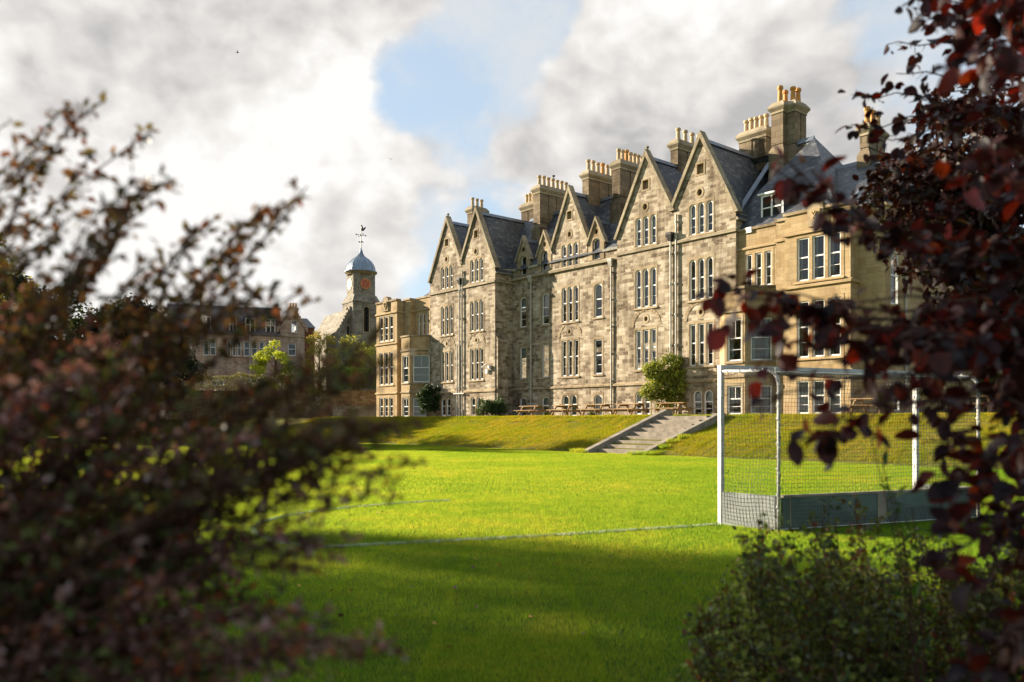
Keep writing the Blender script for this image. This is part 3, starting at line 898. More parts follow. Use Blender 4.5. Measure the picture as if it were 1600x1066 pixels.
# eaves gutters between the dormers
for s0, s1 in ((-17.15, -16.7), (-15.2, -14.22), (-7.6, -4.9)):
    g_ = MB(); g_.hexa([pl.p(s0, 12.72, 0), pl.p(s1, 12.72, 0), pl.p(s1, 12.72, .13), pl.p(s0, 12.72, .13), pl.p(s0, 12.87, 0), pl.p(s1, 12.87, 0), pl.p(s1, 12.87, .19), pl.p(s0, 12.87, .19)])
    g_.build('gutter', M['pipe'], SCHOOL)
# main roof: slope up from the eaves to a ridge, and down behind
yr = RD + (17.35 - 12.85) / 1.52
r_ = slope_roof([[(-19.2, RD - .12, 12.75), (-2.6, RD - .12, 12.75), (-2.6, yr, 17.35), (-19.2, yr, 17.35)],
                 [(-25.8, yr, 17.35), (5.0, yr, 17.2), (5.0, yr + 6, 11.5), (-25.8, yr + 6, 11.5)]])
ridge(r_, (-18.5, yr, 17.38), (-3, yr, 17.38))
r_ = slope_roof([[(cA, RD - .02, APEX - .06), (-9.1, RD - .02, zf - .15), (-9.1, 10.5, zf - .15), (cA, 10.5, APEX - .06)][::-1],
                 [(-12.84, RD - .02, zf - .15), (cA, RD - .02, APEX - .06), (cA, 10.5, APEX - .06), (-12.84, 10.5, zf - .15)][::-1]])
ridge(r_, (cA, RD + .36, APEX - .02), (cA, 10.5, APEX - .02))


def dormer(c):
    pl = front(-RD + .04); h = []
    w2 = .74; zf, za = 13.45, 15.0
    d = MB(); lo = light_outline(c - .35, c + .35, 12.34, 13.76, 'seg')
    orr = [(c + .17 * math.cos(2 * math.pi * k / 12), 14.22 + .2 * math.sin(2 * math.pi * k / 12)) for k in range(12)]
    outl = [(c - w2, 12.3), (c + w2, 12.3), (c + w2, zf), (c, za), (c - w2, zf)]
    tess(d, pl, outl, [lo, orr], 0.0); strip(d, pl, lo, 0, -.3); strip(d, pl, orr, 0, -.2)
    for sg in (-1, 1):
        x = c + sg * w2; q = [(x, RD - .04, 12.3), (x, RD + 1.2, 12.3), (x, RD + 1.2, zf), (x, RD - .04, zf)]
        d.face(q if sg > 0 else q[::-1])
    D_ = d.build('dormer', M['dressed'], SCHOOL)
    coping(pl, [((c - w2 - .05, zf - .05), (c, za)), ((c + w2 + .05, zf - .05), (c, za))], D_, (.1, -.26), .13)
    f = MB(); i_ = inset(lo, .06)
    for j in range(len(lo)):
        k = (j + 1) % len(lo); f.face([pl.p(*lo[j], -.15), pl.p(*lo[k], -.15), pl.p(*i_[k], -.15), pl.p(*i_[j], -.15)])
    strip(f, pl, i_, -.15, -.24)
    f.hexa([pl.p(c - .3, 13.0, -.24), pl.p(c + .3, 13.0, -.24), pl.p(c + .3, 13.0, -.16), pl.p(c - .3, 13.0, -.16), pl.p(c - .3, 13.07, -.24), pl.p(c + .3, 13.07, -.24), pl.p(c + .3, 13.07, -.16), pl.p(c - .3, 13.07, -.16)])
    f.build('sash_frame', M['white'], D_)
    gp = MB(); tess(gp, pl, i_, [], -.2); tess(gp, pl, orr, [], -.19); gp.build('pane', M['glass'], D_)
    e = .06
    slope_roof([[(c, RD + .05, za - .03), (c + w2 + e, RD + .05, zf - .14), (c + w2 + e, RD + 2.6, zf - .14), (c, RD + 2.6, za - .03)][::-1],
                [(c - w2 - e, RD + .05, zf - .14), (c, RD + .05, za - .03), (c, RD + 2.6, za - .03), (c - w2 - e, RD + 2.6, zf - .14)][::-1]], D_, 'dormer_roof')
    ridge(D_, (c, RD + .3, za), (c, RD + 1.6, za), .1)


for c in DC: dormer(c)

# ---- projecting ashlar blocks with canted bays at either end
def block(u0, u1, wz, shield, right_end):
    """three-light windows, parapet"""
    pl = front(1.0); hs = [window(pl, wz[0], wz[1], z0, z1, 3, 'flat', .17, .16, .14, .16, 'ashlar', cl, True) for (z0, z1, cl) in ((8.36, 10.5, 'curtain'), (4.56, 7.36, 'curtain'), (1.78, 3.42, 'blind'))]
    T = 11.72; c = (u0 + u1) / 2
    wall(pl, [(u0, Z0), (u1, Z0), (u1, T), (u0, T)], hs, 'ashlar')
    for z in (ZL + .1, 8.12, 10.78): band(pl, u0 - .08, u1 + .08, z - .1, z + .1, .11, 'ashlar')
    k = MB(); k.box(u0 - .06, u1 + .06, -1.10, -.62, T - .002, T + .14); k.build('parapet_coping', M['dressed'], SCHOOL)
    k = MB(); k.box(c - .42, c + .42, -1.13, -.7, 10.95, 11.98); k.hexa([(c - .42, -1.13, 11.98), (c + .42, -1.13, 11.98), (c + .42, -.7, 11.98), (c - .42, -.7, 11.98), (c - .2, -1.13, 12.2), (c + .2, -1.13, 12.2), (c + .2, -.7, 12.2), (c - .2, -.7, 12.2)])
    p_ = k.build('crest_panel', M['dressed'], SCHOOL)
    k = MB(); sh = [(c - .27, 11.75), (c + .27, 11.75), (c + .27, 11.4), (c + .16, 11.2), (c, 11.08), (c - .16, 11.2), (c - .27, 11.4)]
    sh = sh[::-1]; tess(k, pl, sh, [], .19); strip(k, pl, sh[::-1], .1, .19)
    for a, b2 in (((c - .15, 11.6), (c + .1, 11.3)), ((c + .12, 11.62), (c - .08, 11.3))):
        k.tube([pl.p(*a, .2), pl.p(*b2, .2)], .04, 6)
    k.lathe([(.03, 0), (.07, .06), (.03, .12)], pl.p(c, 11.55, .2), 8)
    k.build('shield', M['ashlar'], p_)


block(7.55, 11.01, (8.22, 10.53), True, True)
block(-32.85, -29.4, (-32.35, -30.05), True, False)
# right block: right return, set-back strip, long flank
q = right(11.01); wall(q, [(-1.0, Z0), (-.2, Z0), (-.2, 11.72), (-1.0, 11.72)], [], 'ashlar')
for z in (ZL + .1, 8.12, 10.78): band(q, -1.0, -.2, z - .1, z + .1, .11, 'ashlar')
pl = front(.2); wall(pl, [(11.01, Z0), (12.28, Z0), (12.28, 11.55), (11.01, 11.55)], [], 'ashlar')
for z in (ZL + .1, 10.78): band(pl, 11.01, 12.28, z - .1, z + .1, .1, 'ashlar')
q = right(12.28)
hs = [window(q, .32, 1.22, 6.95, 9.5, 1, 'flat', .17, .16, .14, .16, 'ashlar', 'half'), window(q, 9.3, 10.3, 4.75, 6.7, 1, 'flat', .17, .1, .14, .16, 'ashlar', None),
      window(q, 4.4, 5.3, 4.75, 6.7, 1, 'flat', .17, .1, .14, .16, 'ashlar', None), window(q, 4.4, 5.3, 8.3, 10.2, 1, 'flat', .17, .1, .14, .16, 'ashlar', None),
      window(q, 9.2, 10.2, 8.3, 10.2, 1, 'flat', .17, .1, .14, .16, 'ashlar', None),
      window(q, .6, 1.4, 1.9, 3.3, 1, 'flat', .17, .1, .14, .16, 'ashlar', None), window(q, 6.0, 6.7, 1.9, 3.2, 1, 'flat', .17, .1, .14, .16, 'ashlar', None)]
wall(q, [(-.2, Z0), (13.2, Z0), (13.2, 11.5), (-.2, 11.5)], hs, 'ashlar')
for z in (10.78,): band(q, -.2, 13.2, z - .1, z + .1, .1, 'ashlar')
band(q, -.2, 13.2, 3.5, 3.72, .08, 'dressed')
pipe(q, 1.72, TZ, 11.2); pipe(q, 8.0, TZ, 11.2); pipe(q, 11.33, 3.6, 11.2)
k = MB(); k.box(11.9, 12.36, -.25, 13.2, 11.498, 11.64); k.box(11.01, 11.9, -.28, .2, 11.548, 11.69); k.build('parapet_coping', M['dressed'], SCHOOL)
# set-back walls between pavilion and block, with a step
pl = front(-.2)
hs = [window(pl, 4.42, 6.02, 8.64, 10.45, 3, 'flat', .17, .14, .14, .16, 'ashlar', 'curtain')]
wall(pl, [(3.95, Z0), (6.6, Z0), (6.6, 11.75), (3.95, 11.75)], hs, 'ashlar'); band(pl, 3.95, 6.6, 10.72, 10.9, .08, 'ashlar')
k = MB(); k.box(3.95, 6.6, .12, .6, 11.748, 11.88); k.build('parapet_coping', M['dressed'], SCHOOL)
pl = front(.3); wall(pl, [(6.6, Z0), (7.55, Z0), (7.55, 11.72), (6.6, 11.72)], [], 'ashlar'); band(pl, 6.55, 7.55, 10.68, 10.88, .08, 'ashlar')
k = MB(); k.box(6.56, 7.52, -.4, .1, 11.718, 11.86); k.build('parapet_coping', M['dressed'], SCHOOL)
pl = front(-.2)
hs = [window(pl, -27.9, -26.3, 8.64, 10.45, 3, 'flat', .17, .14, .14, .16, 'ashlar', None)]
wall(pl, [(-28.4, Z0), (-25.85, Z0), (-25.85, 11.75), (-28.4, 11.75)], hs, 'ashlar'); band(pl, -28.4, -25.85, 10.72, 10.9, .08, 'ashlar')
k = MB(); k.box(-28.4, -25.85, .12, .6, 11.748, 11.88); k.build('parapet_coping', M['dressed'], SCHOOL)
pl = front(.3); wall(pl, [(-29.4, Z0), (-28.4, Z0), (-28.4, 11.72), (-29.4, 11.72)], [], 'ashlar')
q = right(-28.4); wall(q, [(-.3, Z0), (.2, Z0), (.2, 11.72), (-.3, 11.72)], [], 'ashlar'); band(q, -.3, .2, 10.68, 10.88, .08, 'ashlar')
q = right(-29.4); wall(q, [(-1.0, Z0), (-.3, Z0), (-.3, 11.72), (-1.0, 11.72)], [], 'ashlar')
for z in (ZL + .1, 8.12, 10.78): band(q, -1.0, -.3, z - .1, z + .1, .11, 'ashlar')
k = MB(); k.box(-29.4, -28.36, -.4, .1, 11.718, 11.86); k.build('parapet_coping', M['dressed'], SCHOOL)
wall(Plane(-32.85, 9, 0, -1), [(0, Z0), (10, Z0), (10, 11.72), (0, 11.72)], [], 'ashlar')


def bay(uf0, uf1, vf, vw, cloth, uL=None):
    """canted bay of one front and two canted faces over two storeys"""
    dv = vf - vw; T = 8.42
    faces = [(Plane(uf0, -vf, 1, 0), uf1 - uf0), (Plane(uf1, -vf, 1, 1), dv * math.sqrt(2)), (Plane(uf0 - dv, -vw, 1, -1), dv * math.sqrt(2))]
    root = None; ring = [(uf0 - dv, -vw), (uf0, -vf), (uf1, -vf), (uf1 + dv, -vw)]
    for k, (pl, ln) in enumerate(faces):
        m_ = .2 if k == 0 else .3
        if k < 2:
            hs = [window(pl, m_, ln - m_, 4.62, 6.86, 1, 'flat', .17, .11, .14, .16, 'dressed', cloth), window(pl, m_, ln - m_, 1.78, 3.3, 1, 'flat', .17, .11, .14, .16, 'dressed', cloth)]
        else: hs = []
        wall(pl, [(0, Z0), (ln, Z0), (ln, T), (0, T)], hs, 'ashlar', 'bay_wall')
        band(pl, -.05, ln + .05, 7.22, 7.4, .1, 'dressed'); band(pl, -.03, ln + .03, ZL, ZL + .2, .09, 'dressed')
    k = MB(); o = .09
    k.v += [(x, y, z) for z in (T, T + .14) for x, y in [(uf0 - dv - .06, -vw), (uf0 - .04, -vf - o), (uf1 + .04, -vf - o), (uf1 + dv + .06, -vw)]]
    k.f += [(3, 2, 1, 0), (4, 5, 6, 7), (0, 1, 5, 4), (1, 2, 6, 5), (2, 3, 7, 6), (3, 0, 4, 7)]
    k.build('bay_roof', M['dressed'], SCHOOL)


bay(3.9, 5.2, 1.0, -.2, 'curtain')
bay(-28.4, -27.1, 1.2, -.2, 'blind')

# ---- roofs of the right-hand block
ax, ay, az_ = 6.0, 4.5, 17.4
fz = 11.9
r_ = slope_roof([[(2.2, .3, fz), (9.6, .3, fz), (ax, ay, az_)], [(9.6, .3, fz), (9.6, 9, fz), (ax, ay, az_)], [(9.6, 9, fz), (2.2, 9, fz), (ax, ay, az_)], [(2.2, 9, fz), (2.2, .3, fz), (ax, ay, az_)]])
ridge(r_, (3.4, ay, az_ - .1), (ax, ay, az_), .12)
r_ = slope_roof([[(7.0, .1, 11.6), (12.3, .1, 11.6), (11.6, 4.5, 15.3), (7.0, 4.5, 15.3)], [(12.3, .1, 11.6), (12.3, 13.2, 11.6), (11.6, 12, 15.3), (11.6, 4.5, 15.3)],
                 [(11.6, 4.5, 15.3), (11.6, 12, 15.3), (7, 12, 15.3), (7, 4.5, 15.3)],
                 [(7.4, -.75, 11.6), (11.0, -.75, 11.6), (11.0, .15, 11.7), (7.4, .15, 11.7)], [(3.9, .3, 11.74), (7.6, .3, 11.7), (7.6, .9, 12.6), (3.9, .9, 12.6)]])
ridge(r_, (7.4, 4.5, 15.32), (11.6, 4.5, 15.32), .12)
# roof light
k = MB(); k.hexa([(10.1, .95, 12.38), (10.9, .95, 12.38), (10.9, 1.75, 13.05), (10.1, 1.75, 13.05), (10.1, .87, 12.47), (10.9, .87, 12.47), (10.9, 1.67, 13.14), (10.1, 1.67, 13.14)])
sk = k.build('skylight', M['lead'], SCHOOL); k = MB(); k.face([(10.18, .92, 12.52), (10.82, .92, 12.52), (10.82, 1.62, 13.11), (10.18, 1.62, 13.11)]); k.build('pane', M['glass'], sk)
# lead valley between gable roof and block roof
k = MB(); k.hexa([(3.5, .5, 12.95), (3.78, .5, 12.85), (3.78, .62, 12.9), (3.5, .62, 13.0), (3.2, 4.2, 16.6), (3.45, 4.2, 16.5), (3.45, 4.3, 16.55), (3.2, 4.3, 16.65)]); k.build('lead_valley', M['lead'], SCHOOL)
# white timber dormer on that roof
k = MB(); k.box(5.05, 6.4, .72, 3.0, 12.0, 13.62)
dm = k.build('dormer', M['white'], SCHOOL)
k = MB(); k.hexa([(4.9, .6, 13.62), (6.9, .6, 13.62), (6.9, 3.2, 13.75), (4.9, 3.2, 13.75), (4.9, .6, 13.72), (6.9, .6, 13.72), (6.9, 3.2, 13.9), (4.9, 3.2, 13.9)]); k.build('dormer_roof', M['white'], dm)
k = MB(); k.face([(5.17, .71, 12.3), (5.67, .71, 12.3), (5.67, .71, 13.5), (5.17, .71, 13.5)]); k.face([(5.78, .71, 12.3), (6.28, .71, 12.3), (6.28, .71, 13.5), (5.78, .71, 13.5)])
dkp = k.build('pane', M['dark'], dm)
k = MB(); k.box(5.16, 6.29, .68, .715, 12.85, 12.92); k.box(5.68, 5.77, .67, .715, 12.3, 13.5); k.build('sash_frame', M['white'], dm)
slope_roof([[(6.403, .76, 12.0), (6.403, 2.9, 12.0), (6.403, 2.9, 13.6), (6.403, .76, 13.6)]], dm, 'cheek')
# left-hand end roofs (low, behind the parapet) and the back of the school
slope_roof([[(-32.8, -.6, 11.5), (-29.4, -.6, 11.5), (-29.4, 6, 12.2), (-32.8, 6, 12.2)], [(-29.4, .4, 11.5), (-25.85, .4, 11.5), (-25.85, 3.2, 14.2), (-29.4, 3.2, 12.2)], [(-32.8, 6, 12.2), (-25.85, 6, 12.2), (-25.85, 9, 11), (-32.8, 9, 11)]])
wall(Plane(12.28, 13.2, -1, 0), [(0, Z0), (45.2, Z0), (45.2, 11.5), (0, 11.5)], [])
slope_roof([[(-32.85, 9, 11.4), (12.28, 9, 11.4), (12.28, 13.2, 11.45), (-32.85, 13.2, 11.45)]], SCHOOL, 'roof', 'lead')

# ---- drainpipes
pipe(front(0), -21.62, TZ, 12.2); pipe(front(0), -21.2, TZ, 13.2, hopper=None); pipe(front(0), -21.9, TZ, 7.4)
pipe(front(0), -.5, TZ, 12.35, hopper='dark'); pipe(front(0), -.1, TZ, 13.5)
pipe(front(0), -21.5, 11.7, 12.5, hopper='dark')
k = MB(); pl_ = front(0); k.tube([pl_.p(-22.3, 3.55, .16), pl_.p(-20.9, 3.55, .16)], .06, 6); k.build('drainpipe', M['pipe'], SCHOOL)
pipe(front(-RD), -14.97, TZ, 12.0, hopper='pale'); pipe(front(-RD), -6.86, TZ, 12.0, hopper='pale'); pipe(front(-.2), -25.72 - .2, 3.6, 7.2, hopper='pale')
# alarm sounder box and lamp bracket on the left pavilion's corner
k = MB(); k.box(-18.2, -17.95, -.16, 0, 5.0, 5.3); k.box(-17.85, -17.7, -.2, 0, 5.35, 5.55); k.tube([(-18.0, -.02, 5.6), (-18.0, -.25, 5.7), (-18.3, -.3, 5.55)], .03, 6); k.lathe([(.05, -.1), (.11, 0), (.03, .06)], (-18.3, -.32, 5.5), 8)
k.build('wall_lamp', M['white'], SCHOOL)
k = MB(); k.box(4.5, 4.85, .1, .35, 11.6, 11.9); k.build('floodlight', M['white'], SCHOOL)


# ---- chimneys
def chimney(x0, x1, y0, y1, z0, zt, pots, along, orange=(), splay=None, thin=0.0):
    mb = MB()
    if splay:
        mb.box(x0 - .16, x1 + .16, y0 - .16, y1 + .16, z0, splay); mb.frustum((x0 - .16, x1 + .16, y0 - .16, y1 + .16, splay), (x0, x1, y0, y1, splay + .4))
        zb = splay + .4
    else: zb = z0
    mb.box(x0, x1, y0, y1, zb, zt)
    # raised pilaster strips leave dark slots between the flues
    ln = (y1 - y0) if along == 'y' else (x1 - x0)
    k = max(2, int(ln / .75)); e = .05; sw = ln / k
    for i in range(k):
        a, c = i * sw + (.0 if i == 0 else .07), (i + 1) * sw - (.0 if i == k - 1 else .07)
        if along == 'y': mb.box(x0 - e, x1 + e, y0 + a - (e if i == 0 else 0), y0 + c + (e if i == k - 1 else 0), zb + .01, zt - .18)
        else: mb.box(x0 + a - (e if i == 0 else 0), x0 + c + (e if i == k - 1 else 0), y0 - e, y1 + e, zb + .01, zt - .18)
    C_ = mb.build('chimney', M['chimneystone'], SCHOOL)
    cp = MB()
    cp.box(x0 - .09, x1 + .09, y0 - .09, y1 + .09, zt - .16, zt - .04); cp.frustum((x0 - .09, x1 + .09, y0 - .09, y1 + .09, zt - .04), (x0 - .22, x1 + .22, y0 - .22, y1 + .22, zt + .14))
    cp.box(x0 - .22, x1 + .22, y0 - .22, y1 + .22, zt + .14, zt + .24); cp.frustum((x0 - .22, x1 + .22, y0 - .22, y1 + .22, zt + .24), (x0 - .02, x1 + .02, y0 - .02, y1 + .02, zt + .52))
    cp.build('chimney_cap', M['coping'], C_)
    for i in range(pots):
        t = (i + .5) / pots
        c = ((x0 + x1) / 2, y0 + (y1 - y0) * t, zt + .5) if along == 'y' else (x0 + (x1 - x0) * t, (y0 + y1) / 2, zt + .5)
        h = random.uniform(.78, .86) if i not in orange else random.uniform(.86, 1.0)
        p = MB(); r_ = .15
        p.lathe([(r_ * 1.05, 0), (r_ * 1.0, h * .1), (r_ * .82, h * .72), (r_ * .82, h * .76), (r_ * 1.16, h * .82), (r_ * 1.16, h * .94), (r_ * .95, h), (r_ * .7, h), (r_ * .66, h * .9)], c, 10, random.random())
        p.build('chimney_pot', M['orangepot'] if i in orange else M['pot'], C_)


chimney(-27.3, -26.65, 5.0, 6.5, 11, 19.75, 3, 'y')
chimney(-16.4, -15.75, 3.2, 6.45, 14.5, 18.85, 7, 'y', splay=16.1)
chimney(-19.95, -18.36, 5.0, 5.7, 16.5, 18.5, 4, 'x')
chimney(-8.2, -7.54, 3.2, 6.0, 14.5, 18.75, 7, 'y', orange=(2,), splay=16.3)
chimney(-11.25, -10.72, 3.35, 6.3, 16.5, 18.8, 6, 'y', orange=(3,))
chimney(-2.78, -2.3, 2.8, 6.3, 16.5, 18.65, 5, 'y')
chimney(.78, 2.55, 5.0, 5.75, 16.5, 18.65, 5, 'x')
chimney(3.66, 4.32, 4.0, 5.1, 14, 19.35, 2, 'y', orange=(0, 1), splay=17.0); chimney(4.36, 4.9, 4.3, 5.4, 14, 19.30, 2, 'y', orange=(0, 1), splay=16.9)
chimney(8.92, 9.3, 4.1, 5.85, 13, 16.7, 3, 'y', orange=(0, 1), splay=15.5)

# ------------------------------------------------------------------ steps up the bank
ST = thing('garden_steps', 'flight of pale concrete steps with low sloping side walls cut into the grass bank', 'steps', bl(6.2, 11.7), TH)
k = MB(); NR = 9
rs = TZ / NR; run = 4.75 / NR
for i in range(NR):
    k.box(-1.38, 1.38, i * run + (.002 * i), 4.95, -.1 if i == 0 else i * rs - .03, (i + 1) * rs)
k.build('flight', M['concrete'], ST)
for sx in (-1, 1):
    k = MB(); x0, x1 = (sx * 1.38, sx * 1.68) if sx > 0 else (-1.68, -1.38)
    e = .27 if sx < 0 else .06
    k.hexa([(x0, -.55, -.1), (x1, -.55, -.1), (x1, -.55, .14 if sx < 0 else .05), (x0, -.55, .14 if sx < 0 else .05), (x0, 4.7, -.1), (x1, 4.7, -.1), (x1, 4.7, TZ + e), (x0, 4.7, TZ + e)])
    k.box(x0 - .04, x1 + .04, 4.7, 5.2, .5, TZ + e + .06)
    k.build('side_wall', M['concrete'], ST)

# ------------------------------------------------------------------ picnic tables along the terrace
def picnic_table():
    t = thing('picnic_table', 'x', 'picnic table')
    k = MB()
    for i in range(5): k.box(-.92, .92, -.37 + i * .15, -.37 + i * .15 + .14, .70, .745)
    k.build('tabletop', M['timber'], t)
    for sy in (-1, 1):
        k = MB()
        for i in range(2):
            a = sy * (.60 + i * .14); k.box(-.92, .92, min(a, a + sy * .13), max(a, a + sy * .13), .42, .46)
        k.build('seat', M['timber'], t)
    for sx in (-1, 1):
        for sy in (-1, 1):
            k = MB(); x = sx * .62
            k.hexa([(x - .025, sy * .68, 0), (x + .025, sy * .68, 0), (x + .025, sy * .80, 0), (x - .025, sy * .80, 0), (x - .025, sy * .20, .70), (x + .025, sy * .20, .70), (x + .025, sy * .32, .70), (x - .025, sy * .32, .70)])
            k.build('leg', M['timber'], t)
        k = MB(); x = sx * .57; k.box(x - .022, x + .022, -.86, .86, .31, .42); k.build('seat_bearer', M['timber'], t)
        k = MB(); x = sx * .57; k.box(x - .022, x + .022, -.36, .36, .60, .70); k.build('top_bearer', M['timber'], t)
    return t


proto = picnic_table()
PT = [(-9.97, 2.61, .03, 'wooden picnic table on the terrace nearest the dark green bush, furthest from the steps'),
      (-6.22, 3.1, -.02, 'wooden picnic table on the terrace, second along from the dark green bush'),
      (-3.57, 3.05, .02, 'middle wooden picnic table of the row of five along the terrace'),
      (-.96, 3.03, -.03, 'wooden picnic table just left of the flowering climber on the terrace'),
      (2.25, 3.24, .05, 'wooden picnic table at the head of the concrete steps, in front of the flowering climber'),
      (13.4, 3.7, .02, 'paler picnic table seen through the goal net, by the iron railings'),
      (17.4, 3.9, .3, 'picnic table half hidden by red leaves beside the low clipped shrub')]
for i, (u, v, a, lab) in enumerate(PT):
    o = proto if i == 0 else copy_tree(proto)
    o.location = bl(u, v, TZ if v < 5 else bank_z(v)); o.rotation_euler = (0, 0, TH + a); o['label'] = lab; o['group'] = 'picnic tables on the school terrace'

# ------------------------------------------------------------------ iron railings along the flank
RL = thing('iron_railing', 'black iron railings with spear tops beside the side wall of the school', 'railing', bl(13.7, .6, TZ), TH)
k = MB(); h = MB(); L_ = 10.0
for i in range(int(L_ / .14)):
    y = i * .14; k.tube([(0, y, 0), (0, y, 1.36)], .011, 5); k.lathe([(.011, 0), (.03, .05), (.004, .13)], (0, y, 1.36), 5)
for i in range(9):
    x = -.14 * i; k.tube([(x, 0, 0), (x, 0, 1.36)], .011, 5); k.lathe([(.011, 0), (.03, .05), (.004, .13)], (x, 0, 1.36), 5)
k.build('bars', M['iron'], RL)
for z in (.14, 1.16): h.box(-.02, .02, -.02, L_, z, z + .035); h.box(-1.2, -.02, -.02, .02, z, z + .035)
h.build('rails', M['iron'], RL)
for y in (0, 2.5, 5, 7.5, 10):
    k = MB(); k.box(-.03, .03, y - .03, y + .03, 0, 1.55); k.lathe([(.03, 0), (.05, .04), (.01, .12)], (0, y, 1.55), 6); k.build('railing_post', M['iron'], RL)

# stone gate pier with lamps, and the outbuilding by it
PR = thing('gate_pier', 'stone gate pier with a flared foot and white lamp boxes by the dark tree', 'pier', (24.3, 40.0, TZ - .1), TH + .2)
k = MB(); k.lathe([(.62, 0), (.62, 1.0), (.60, 1.15), (.48, 1.3), (.46, 1.4), (.44, 3.6), (.55, 3.7), (.55, 3.9), (.1, 4.2)], (0, 0, 0), 8, R(22.5)); k.build('shaft', M['dressed'], PR)
k = MB(); k.box(-.5, -.12, -.62, -.44, 2.95, 3.2); k.box(.12, .5, -.62, -.44, 2.95, 3.2); k.box(-.16, .16, -.64, -.44, 2.55, 2.9); k.build('lamp_box', M['white'], PR)
OB = thing('stone_outbuilding', 'low stone outbuilding with a white window behind the gate pier', 'building', (26.0, 46.0, TZ - .1), TH + .1)
k = MB(); k.box(-1.6, 7, 0, 4, 0, 5.2); k.build('wall', M['rubble'], OB)
k = MB(); k.hexa([(-1.8, -.2, 5.2), (7.2, -.2, 5.2), (7.2, 4.2, 5.2), (-1.8, 4.2, 5.2), (-1.8, 1.9, 7.0), (7.2, 1.9, 7.0), (7.2, 2.1, 7.0), (-1.8, 2.1, 7.0)]); k.build('roof', M['slate'], OB)
k = MB(); k.box(-1.3, -.5, -.05, 0.0, 3.0, 4.9); wq = k.build('window', M['white'], OB)
k = MB(); k.box(-1.22, -.93, -.062, -.04, 3.1, 4.8); k.box(-.87, -.58, -.062, -.04, 3.1, 4.8); k.build('pane', M['glass'], wq)

# ------------------------------------------------------------------ hockey goal, seen from behind
GX = Vector((0.923, 0.383, 0)).normalized()           # along the goal line, away to the right
GO = Vector((2.91, 11.32, 0))
GA = math.atan2(GX.y, GX.x)
GL = thing('hockey_goal', 'white framed hockey goal with dark netting and a grey-green backboard, seen from behind', 'goal', GO, GA)
# local: x along the goal line, y negative = behind the goal (towards the camera)
GW, GH, GD, SK = 3.70, 2.16, .88, .25
for x in (0, GW):
    k = MB(); k.box(x - .028, x + .028, -.038, .038, 0, GH); p = k.build('post', M['goalwhite'], GL)
    hk = MB()
    for z in np.arange(.18, GH, .27): hk.tube([(x + (.045 if x == 0 else -.045), -.03, z), (x + (.085 if x == 0 else -.085), -.05, z), (x + (.085 if x == 0 else -.085), -.05, z + .03)], .006, 5)
    hk.build('net_hook', M['iron'], p)
k = MB(); k.box(-.032, GW + .032, -.04, .04, GH, GH + .06); k.build('crossbar', M['goalwhite'], GL)
for x in (.0, GW):
    k = MB(); rt = 2.1; pts = [(x, -.05, rt + .03), (x, -.5, rt + .01), (x, -GD + .17, rt)]
    for j in range(1, 7):
        a = math.pi / 2 * j / 6; pts.append((x, -GD + .17 - .17 * math.sin(a), rt - .17 + .17 * math.cos(a)))
    pts.append((x, -GD, 0))
    pts = [(a + SK * min(1, (-b - .05) / (GD - .05)), b, c) for a, b, c in pts]; k.tube(pts, .022, 10); k.build('net_stay', M['goalwhite'], GL, smooth=True)
k = MB(); k.tube([(SK, -GD + .1, 2.085), (GW + SK, -GD + .1, 2.085)], .013, 8); k.build('rear_bar', M['goalwhite'], GL, smooth=True)
BH = .46
k = MB(); k.box(.06 + SK, GW - .06 + SK, -GD - .01, -GD + .03, .005, BH - .02); bb = k.build('backboard', M['board'], GL)
k = MB(); k.box(.06 + SK, GW - .06 + SK, -GD - .02, -GD + .04, BH - .02, BH + .01); k.box(1.95, 2.11, -GD - .022, -GD - .01, .01, BH - .02); k.box(.42, .44, -GD - .018, -GD - .01, .01, BH - .02)
k.build('board_trim', M['concrete'], bb)
for x in (0, GW):
    k = MB(); k.hexa([(x + q_, y_, z_) for z_ in (.005, BH) for q_, y_ in ((-.02, -.06), (.02, -.06), (SK + .02, -GD + .05), (SK - .02, -GD + .05))]); k.build('sideboard', M['sideboard'], GL)
    # dark inner edge strip near the post
net = MB(); hh = .0021; cell = .05


def net_line(p, q, sag=0.0, n=1):
    net.tube([Vector(p).lerp(Vector(q), t / n) + Vector((0, 0, -sag * 4 * (t / n) * (1 - t / n))) for t in range(n + 1)], hh, 3, False)


def net_panel(A, B_, C_, nu, nv, bulge):
    """A corner, B_ and C_ edge vectors; a slack net of nu x nv cells bulging along 'bulge'"""
    A, B_, C_ = Vector(A), Vector(B_), Vector(C_)
    rg = np.random.default_rng(5); ph = rg.uniform(0, 6, 4)

    def P(i, j):
        s, t = i / nu, j / nv
        w = math.sin(math.pi * s) * math.sin(math.pi * min(1, t * 1.05))
        wob = .012 * (math.sin(9 * s + 5 * t + ph[0]) + math.sin(13 * t - 6 * s + ph[1]))
        return A + B_ * s + C_ * t + Vector(bulge) * (w + wob * 3) + (B_.normalized() * math.sin(11 * t + ph[2]) + C_.normalized() * math.sin(8 * s + ph[3])) * .012
    for i in range(nu + 1): net.tube([P(i, j) for j in range(0, nv + 1, 2)] + ([P(i, nv)] if nv % 2 else []), hh, 3, False)
    for j in range(nv + 1): net.tube([P(i, j) for i in range(0, nu + 1, 2)] + ([P(nu, j)] if nu % 2 else []), hh, 3, False)


